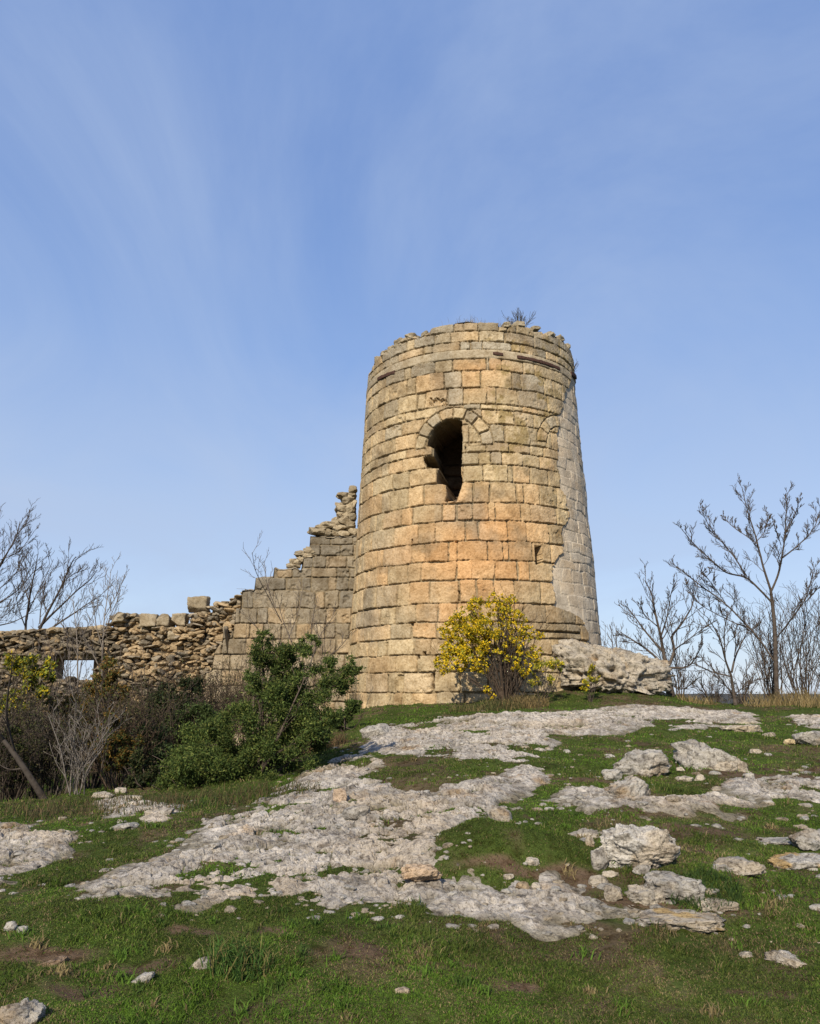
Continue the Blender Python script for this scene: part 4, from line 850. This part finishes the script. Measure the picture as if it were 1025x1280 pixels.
leafy('evergreen_bush', 'mid green bush with thin top rising behind the left half of the juniper', 'bush', [(225,905,18),(245,890,16),(262,905,20),(240,925,20),(210,915,14)], 13.0, (235, 985), 9, 16000, .045, [(.05,.075,.022),(.07,.095,.028),(.04,.058,.018)], 140, nstem=10)
leafy('evergreen_bush', 'rusty brown and green bush right of the pale grey twigs', 'bush', [(135,905,14),(150,925,16),(128,935,14),(160,945,14),(142,955,14),(170,925,10)], 11.3, (145, 995), 10, 11000, .042, BR + [(.05,.07,.02)], 142, nstem=12, r0=.01)
leafy('evergreen_bush', 'dark olive bush in front of the reddish brown dead shrub', 'bush', [(178,950,14),(190,970,12),(170,975,13),(200,985,10)], 11.0, (182, 998), 10, 8000, .04, DK + [(.06,.07,.022)], 143, nstem=8, r0=.01)
leafy('evergreen_bush', 'dull olive bush low between the dead shrubs at the far left', 'bush', [(15,925,16),(30,945,16),(5,955,18),(20,965,16)], 11.9, (15, 995), 8, 9000, .045, BR[2:4] + DK[:2], 141, nstem=10)
traced_tree('bare_tree', 'dark leaning trunk at the left edge among dead shrubs', 'tree', [(62,1010),(40,975),(20,945),(4,925)], [([(20,945),(5,900),(12,860),(14,820)],.022),([(4,925),(-15,900),(-30,880)],.03),([(30,960),(10,965),(-15,945)],.015)], 11.0, .05, 111, col=(.06, .05, .042), n=6, lenf=.3, minr=.005)

# ------------------------------------------------------------------ loose stones and boulders
def rock(px, py, w, h, label, seed, cat='rock', name='boulder', tint=(.55, .51, .45), sub=4, box=.45, cuts=8, rough=.17, dep=.8, sink=.25, tilt=0., group=None, spot=None, post=None):
    "px, py = middle of the rock's foot in the photo; w, h = its size in photo pixels"
    p = on_ground(px, py); s = p[1]/F*1.02
    h = max(.45*h, h - .7*dep*w*max(-p[2]/p[1], 0))
    if w > 2.1*h and sub > 3 and h < 30 and 'tan-orange' not in label: sink = max(sink, .75)
    P, f = stone((w*s/2*1.08, w*s/2*dep, h*s*.5*(1 + sink)), sub, seed, box, cuts, rough, 0., post)
    P[:, 2] += P[:, 0]*tilt; P = P + p + np.array([0, w*s*.12*dep, h*s*.5*(1 - sink)])
    n = fbm(P*6, 3, seed); T = np.asarray(tint)*(1 + .16*n)[:, None]
    if w > 24 and tint[0]/tint[2] < 1.75:
        k = (.55*sstep(.08, .42, fbm(P*7 + 3, 4, seed + 21)))[:, None]; T = T*(1-k) + k*np.array([.19, .182, .17]); k = (.5*sstep(.15, .45, fbm(P*3.1, 3, seed + 22)))[:, None]; T = T*(1-k) + k*np.array([.46, .36, .235])
    if spot is not None:
        k = sstep(.05, .25, fbm(P*9, 3, seed + 3))[:, None]; T = T*(1-k) + k*np.array(spot)
    return tagit(mesh(name, P, [f], M['limestone'], origin=p, tint=T), label, cat, group)
pale = (.42, .388, .338); cream = (.46, .40, .315)
def pitted(P):
    q = P/np.linalg.norm(P, axis=1, keepdims=True); dn = np.zeros(len(P))
    for (x_, z_, r_, d_) in [(-.04,.08,.09,.45),(.30,.12,.13,.2),(-.36,.45,.07,.2),(.12,-.25,.10,.2),(.55,-.2,.14,.25),(.62,.3,.10,.15),(-.6,-.1,.1,.12)]:
        dn = np.maximum(dn, d_*np.exp(-(((P[:, 0] - x_)/r_)**2 + ((P[:, 2] - z_)/(r_*1.15))**2)**1.5)*(P[:, 1] < 0))
    for x0_, am_ in ((.18, .20), (-.33, .12), (.62, .16)): dn = np.maximum(dn, am_*np.exp(-((P[:, 0] - x0_ - .10*np.sin(P[:, 2]*4 + x0_*9))/.035)**2)*(P[:, 2] > -.7))
    dn = np.maximum(dn, .10*np.exp(-((P[:, 2] + .38 + .10*np.sin(P[:, 0]*5) + .1*fbm(P*4, 2, 77))/.07)**2)*(P[:, 0] > -.3)*(P[:, 1] < .2))
    Q = P*np.array([2.1, 1, 1]); dn = dn + .08*sstep(.15, .5, fbm(Q*6, 3, 78)) + .04*fbm(Q*14, 3, 79)
    return P*(1 - dn)[:, None]
rock(764,863,136,58,'big pitted cream boulder at the right foot of the tower',3,'boulder',sub=6,box=.5,cuts=5,rough=.2,dep=.55,tint=(.44,.385,.305),post=pitted)
rock(700,858,40,40,'orange and white rock between the yellow sprigs and the big boulder',8,'boulder',sub=5,tint=(.47,.34,.22),dep=.6,cuts=4)
rock(800,1090,88,52,'largest pale boulder in the right turf, rough and pointed',5,'boulder',sub=6,box=.25,cuts=6,rough=.3,dep=.75)
RK = [(751,1086,21,30,'small upright stone leaning against the largest turf boulder',.0,pale),(727,1046,42,13,'flat cream stone with a dark notch above the largest turf boulder',.1,cream),(738,1056,10,12,'small block propping the flat cream stone',0,cream),
 (749,1109,21,12,'rounded cream stone below the small upright stone',0,cream),(767,1127,22,18,'broken cream stone beside the lower edge of the bedrock',0,cream),(764,1096,20,8,'low flat stone at the left foot of the largest turf boulder',0,cream),
 (803,1097,19,13,'small angular stone under the right side of the largest turf boulder',.2,pale),(811,1127,48,19,'long cream stone between the largest boulder and the lichen slab',.05,cream),(848,1114,66,25,'wide flat grey slab left of the dark grass tussock',-.05,pale),
 (897,1137,46,14,'low buff stone right of the lichen slab',0,cream),(924,1095,54,22,'flat pale slab in turf at right of the largest boulder',0,pale),(905,1092,24,10,'small flat stone beside the flat pale slab',0,pale),
 (985,1052,66,11,'thin long slab at the right edge',0,pale),(1014,1062,40,24,'rounded rock at the right edge above the orange lichen slab',0,pale),
 (938,904,34,7,'upper of two thin cream slabs on the right crest',0,cream),(932,914,50,10,'lower of two thin cream slabs on the right crest',.08,cream),(962,921,19,6,'small cracked slab below the two thin cream slabs',0,cream),
 (1014,934,34,19,'humped pale rock at the right edge below the white slab',0,pale),(988,933,13,7,'small yellowish stone left of the humped pale rock',0,(.58,.46,.27)),(946,940,14,6,'little cream stone in turf left of the yellowish stone',0,cream),
 (803,968,64,34,'rough grey rock, left of the arched slab in the turf',0,pale),(765,972,24,13,'small grey stone at the left end of the rough grey rock',0,pale),(788,996,52,27,'round grey rock in front of the rough grey rock',0,pale),
 (876,962,32,18,'grey rock under the left end of the arched slab',0,pale),(909,965,27,15,'white stone sheltered under the arched slab',.1,cream),(851,966,10,6,'tiny stone between the rough grey rock and the arched slab',0,cream),(864,962,11,9,'small round stone next to the grey rock under the arched slab',0,cream),
 (858,973,22,6,'flat stone below the tiny stones by the arched slab',0,cream),(876,973,15,7,'oval stone in front of the arched slab',0,cream),(937,972,13,8,'lone grey stone right of the arched slab',0,pale),
 (28,1279,50,28,'grey boulder at the lower left corner',0,pale),(250,1207,25,14,'white stone beside the long grass tuft',.15,pale),(177,1224,28,13,'sloping white stone left of the long grass tuft',.25,pale),
 (170,1283,24,8,'flat white stone on the bottom edge near the corner boulder',0,pale),(62,1202,36,12,'brown stone half buried in bare soil at lower left',.25,(.30,.21,.14)),(14,1163,16,12,'grey stone at the left edge in the lower turf',0,pale),(27,1166,12,9,'smaller grey stone beside the left edge stone',0,pale),
 (502,1249,16,8,'single cream stone near the bottom middle',0,cream),(985,1200,40,15,'pale stone alone in the turf at lower right',-.1,pale),(933,1189,17,7,'small stone left of the lone pale stone at lower right',0,cream),(742,1170,10,5,'small chip below the tip of the bedrock',0,cream),
 (627,1025,32,17,'pale angular block on the turf beside the bedrock shelf',0,pale),(470,921,36,16,'low grey rock at the upper left end of the bedrock shelf',.1,pale),(425,1004,18,17,'orange-stained upright rock on the bedrock edge below the juniper',0,(.44,.33,.235)),
 (447,1028,34,14,'flat white block on the bedrock below the orange-stained rock',.1,pale),(408,934,12,9,'small white stone on the grass bank left of the tower',0,pale),(396,938,10,6,'smallest white stone on the grass bank left of the tower',0,pale),
 (128,997,26,8,'thin white slab below the dead shrubs',0,cream),(150,992,14,9,'white stone touching the thin white slab',0,cream),(166,1001,24,9,'cream stone right of the thin white slab',0,cream),(190,1020,26,9,'white slab in the turf left of the juniper foot',.1,cream),(208,1022,15,9,'white block beside the slab left of the juniper foot',0,pale),(155,1037,34,10,'tilted flat slab above the left bedrock',.2,pale),
 (665,1078,18,8,'cream stone stuck in the brown earth bank',0,cream),(636,1100,12,8,'small stone at the foot of the brown earth bank',0,cream),(653,1115,16,8,'brown stone below the earth bank',0,(.40,.32,.22)),(671,1115,12,9,'cream stone right of the brown stone below the earth bank',0,cream)]
for k, (px, py, w, h, lb, tl, tn) in enumerate(RK):
    big = w > 38
    rock(px, py, w, h, lb, 200 + k*3, 'stone' if not big else 'rock', 'rock' if big else 'stone', tn, 5 if big else 4, .4, 8, .2, .75, .3, tl)
rock(890,962,88,32,'arched pale slab overhanging a dark gap in the middle turf',501,'rock','rock',pale,5,.5,6,.2,.6,.2,-.12)
rock(848,1154,92,20,'flat slab with an orange lichen patch in the lower right turf',502,'rock','rock',pale,5,.5,5,.15,.7,.35,0,None,(.46,.33,.16))
rock(1000,1082,66,20,'slab with orange lichen at the right edge',503,'rock','rock',pale,5,.5,5,.15,.7,.35,0,None,(.46,.32,.15))
rock(525,1112,44,24,'loose tan-orange rock lying on the bedrock shelf',504,'rock','rock',(.50,.37,.25),5,.5,6,.15,.7,.02)
# ------------------------------------------------------------------ grass, pebbles
rg = np.random.default_rng(5)
def blades(g, P, h, w, lean, cols, bend=.35):
    n = len(P); a = rg.uniform(0, 2*math.pi, n); dr = np.stack([np.cos(a), np.sin(a), np.zeros(n)], -1); b = rg.uniform(0, 2*math.pi, n)
    sd = np.stack([np.cos(b), np.sin(b), np.zeros(n)], -1)*(w/2)[:, None]; h = h[:, None]; ln = lean[:, None]
    m = P + np.array([0, 0, 1])*h*.55 + dr*h*ln*.35; t = P + np.array([0, 0, 1])*h*(1 - bend*ln) + dr*h*ln
    V = np.stack([P - sd, P + sd, m + sd*.75, m - sd*.75, t], 1).reshape(-1, 3); i = np.arange(n)*5
    g.add(V, np.stack([i, i+1, i+2, i+3], -1), np.stack([i+3, i+2, i+4], -1), tint=np.repeat(cols, 5, 0))
def sample(n, dmin, dmax, half=34):
    b = np.radians(rg.uniform(-half, half, n)); d = 1/rg.uniform(1/dmax, 1/dmin, n); return d*np.sin(b), d*np.cos(b), d
def turf(n, dmin, dmax):
    x, y, d = sample(n, dmin, dmax); rh, _, sd_ = rock_field(x, y)
    dirt = fbm2(x, y, 1.9, 4, 301); dirt2 = fbm2(x, y, 5.5, 3, 302)
    keep = (rh + terrain(x, y, False) < terrain(x, y) - .004) & (dirt + .6*dirt2 < rg.uniform(.16, .62, n)) & ~((np.hypot(x - TX, y - TY) < RB))
    keep &= rg.random(n) > soilmask(x, y)*(.78 + .5*dirt2)
    keep &= ~((sd_ > .05) & (rg.random(n) < .35))
    x, y, d, dirt, dirt2 = x[keep], y[keep], d[keep], dirt[keep], dirt2[keep]; n = len(x)
    z = terrain(x, y) - .004; lush = fbm2(x, y, .8, 3, 303); tall = np.clip(fbm2(x, y, 3.0, 3, 304), -.5, .8)
    h = rg.uniform(.006, .018, n)*(1 + .9*tall + 2.6*sstep(.22, .5, fbm2(x, y, 5.0, 3, 305))*rg.random(n))*(1 + .05*d); w = rg.uniform(.0022, .0042, n)*(1 + .24*np.maximum(d - 3, 0)); lean = rg.uniform(.3, 1.2, n)
    gr = np.array([.095, .165, .020]); ol = np.array([.090, .118, .024]); st = np.array([.20, .155, .075]); dkg = np.array([.042, .072, .016])
    k1 = sstep(-.35, .35, lush + .35*dirt2)[:, None]; c = ol*(1-k1) + gr*k1; k2 = (rg.random(n)[:, None] < .25); c = np.where(k2, dkg, c)
    k3 = (rg.random(n) < np.clip(.08 + .65*sstep(.0, .5, dirt + .4*dirt2), 0, 1))[:, None]; c = np.where(k3, st, c)*rg.uniform(.6, 1.3, (n, 1))*(1 + .45*fbm2(x, y, 2.6, 3, 306))[:, None]
    return np.stack([x, y, z], -1), h, w, lean, c
g = Geo(); blades(g, *turf(1000000, 3.2, 23)); tx_, ty_, td_ = sample(420, 3.3, 13); k_ = (rock_field(tx_, ty_)[2] < -.05) & (fbm2(tx_, ty_, .9, 2, 307) > rg.uniform(-.4, .4, 420)); tx_, ty_, td_ = tx_[k_], ty_[k_], td_[k_]
nb = 34; r_ = np.abs(rg.normal(size=(len(tx_), nb)))*.035; a_ = rg.uniform(0, 2*math.pi, r_.shape); bx_, by_ = (tx_[:, None] + r_*np.cos(a_)).ravel(), (ty_[:, None] + r_*np.sin(a_)).ravel(); nn_ = len(bx_)
kind_ = np.repeat(rg.random(len(tx_)), nb); cc_ = np.where(kind_[:, None] < .55, np.array([.085, .15, .022]), np.where(kind_[:, None] < .8, np.array([.05, .085, .018]), np.array([.22, .17, .08])))*rg.uniform(.7, 1.3, (nn_, 1))
blades(g, np.stack([bx_, by_, terrain(bx_, by_) - .004], -1), rg.uniform(.025, .075, nn_)*np.repeat(rg.uniform(.6, 1.2, len(tx_)), nb), rg.uniform(.003, .006, nn_)*(1 + .1*np.repeat(td_, nb)), rg.uniform(.3, 1.2, nn_), cc_)
o = g.build('grass', M['grass'], smooth=False)
tagit(o, 'short green and straw coloured turf covering the slope between the rocks', 'grass', kind='stuff')
def tuft(px, py, n, rad, h, cols, label, name='grass_tuft', seed=0, lean=(.3, 1.0), w=.006, group=None, d=None):
    p = on_ground(px, py) if d is None else at(px, py, d); a = rg.uniform(0, 2*math.pi, n); r = rad*np.sqrt(rg.random(n))
    P = p + np.stack([r*np.cos(a), r*np.sin(a)*.7, np.zeros(n)], -1)
    if d is None: P[:, 2] = terrain(P[:, 0], P[:, 1]) - .01
    c = np.asarray(cols)[rg.integers(0, len(cols), n)]*rg.uniform(.7, 1.3, (n, 1)); g = Geo()
    blades(g, P, rg.uniform(.25, 1.1, n)*h*(1 + .5*fbm(P*np.array([3., 3., 0]), 2, 9)), np.full(n, w), rg.uniform(*lean, n), c, .4)
    return tagit(g.build(name, M['grass'], origin=p, smooth=False), label, 'grass', group)
LG = [(.06, .12, .025), (.08, .14, .03), (.045, .085, .02), (.16, .14, .05)]
tuft(300,1205,420,.17,.16,LG,'tuft of long green grass in the lower left turf',w=.006)
tuft(882,1122,900,.22,.10,[(.035, .065, .018), (.05, .08, .02)],'dark green grass tussock right of the wide flat grey slab',w=.006)
DRY = [(.26, .19, .085), (.20, .145, .065), (.32, .245, .12), (.13, .11, .045)]
tuft(960,884,330,.55,.42,DRY,'dry straw grass around the foot of the tallest bare tree',name='dry_grass',w=.010)
tuft(995,882,520,.7,.5,DRY,'tallest dry straw grass in front of the right edge brush',name='dry_grass',w=.010)
tuft(1030,884,330,.6,.42,DRY,'dry straw grass cut by the right edge of the slope',name='dry_grass',w=.010)
tuft(872,882,260,.45,.28,DRY,'short dry grass right of the big boulder tree',name='dry_grass',w=.012)
tuft(610,886,900,.8,.28,[(.10, .095, .035), (.06, .07, .025), (.17, .13, .06)],'dull brown grass under the left side of the yellow bush',w=.012)
tuft(655,884,600,.5,.32,DRY[:2] + [(.10, .08, .04)],'brown dry grass under the stems of the yellow bush',name='dry_grass',w=.012)
tuft(395,938,700,.5,.28,[(.12, .075, .04), (.09, .06, .035), (.15, .10, .05)],'reddish brown dead grass at the right foot of the juniper',name='dry_grass',w=.009)
tuft(240,1008,800,.8,.16,[(.05, .075, .022), (.08, .075, .03), (.12, .085, .04)],'ragged grass fringe under the left half of the juniper',w=.008)
tuft(330,996,600,.6,.16,[(.06, .07, .022), (.10, .075, .035)],'ragged brown grass fringe under the right half of the juniper',w=.008)
tuft(120,1012,900,1.0,.2,[(.06, .07, .024), (.10, .08, .04), (.13, .09, .045)],'rough grass below the pale grey twiggy shrub',w=.008)
# plants on the tower
zt = zrow((655, 406)); th_ = float(th_of(655, zt)); p = cone(th_, zt - .05, -.25)
thicket('dry_shrub', 'dark wiry shrublet growing on the tower rim', 'shrub', p, .52, .48, 30, 121, (.085, .075, .055), .006, 1, 5, .35, minr=.005)
p = cone(float(th_of(714, zt - .8)), zt - .75, -.05); thicket('dry_shrub', 'tiny twig plant sprouting from the right edge of the rim', 'shrub', p, .3, .3, 9, 122, (.085, .07, .05), .006, 1, 4, .35, minr=.005, lean=.12)
for nm, px, y_, lb in (('dry_grass', 585, 402, 'wisp of dry grass on the front of the tower rim'), ('dry_grass', 630, 407, 'short dry grass left of the shrublet on the tower rim')):
    z_ = zrow((px, y_)); q = cone(float(th_of(px, z_)), z_ - .02, -.2); n = 90; P = q + rg.normal(size=(n, 3))*np.array([.22, .1, .01]); g = Geo()
    blades(g, P, rg.uniform(.12, .3, n), np.full(n, .008), rg.uniform(.2, .8, n), np.array(DRY)[rg.integers(0, 4, n)]); tagit(g.build(nm, M['grass'], origin=q, smooth=False), lb, 'grass')
# pebbles
g = Geo(); x, y, d = sample(4200, 4.0, 17); _, _, sd_ = rock_field(x, y); clus = fbm2(x, y, .7, 3, 311)
kp = ((sd_ > np.where(d < 6, -.12, -.35)) & (rg.random(len(x)) < np.where(np.abs(sd_) < .2, .6, .12))) | (clus + .15*(x > 1) > rg.uniform(.2, 2.6, len(x)) + np.where(d < 6.5, .9, 0)); x, y, d = x[kp], y[kp], d[kp]; 
xr, yr, dr_ = sample(5000, 5.0, 14); q_ = np.where(xr > .9, fbm2(xr, yr, 1.1, 3, 312) > rg.uniform(-.15, 1.2, 5000), (rock_field(xr, yr)[2] > 0) & (rg.random(5000) < .12)); x, y, d = np.r_[x, xr[q_]], np.r_[y, yr[q_]], np.r_[d, dr_[q_]]; zz_ = surf(x, y)
for k in range(len(x)):
    s = (.006 + (.034 if x[k] > .9 and d[k] > 5 else .022)*rg.random()**2)*(1 + .06*d[k]); P, f = stone((s*1.3, s, s*.55), 2, 8000 + k, .5, 7, .25, rg.uniform(0, 3))
    g.add(P + (x[k], y[k], zz_[k] - s*.08), f3=f, tint=np.array((.40, .37, .32) if k % 3 else (.36, .30, .22))*rg.uniform(.75, 1.1))
tagit(g.build('pebbles', M['limestone'], smooth=False), 'small loose limestone chips scattered over the turf and bedrock', 'pebbles', kind='stuff')
# brush on the slope beyond the crest
g = Geo(); rg2 = np.random.default_rng(17); cen = []; rad = []
for k in range(170):
    b = R(rg2.uniform(13, 36)); d_ = rg2.uniform(25, 33); cx, cy = d_*math.sin(b), d_*math.cos(b); tz = float(terrain(np.array([cx]), np.array([cy]))[0]); top = rg2.uniform(-.40, .18)
    for z_ in np.arange(max(tz, -3), top - .2, .45): cen.append((cx, cy, z_)); rad.append(.42)
leaves(g, cen, rad, 42000, .10, [(.075, .062, .05), (.10, .082, .06), (.06, .06, .035), (.05, .045, .035)], rg2, aspect=3.5)
tagit(g.build('treeline', M['leaf'], smooth=False), 'low dark brush on the falling ground beyond the crest', 'brush', kind='stuff')
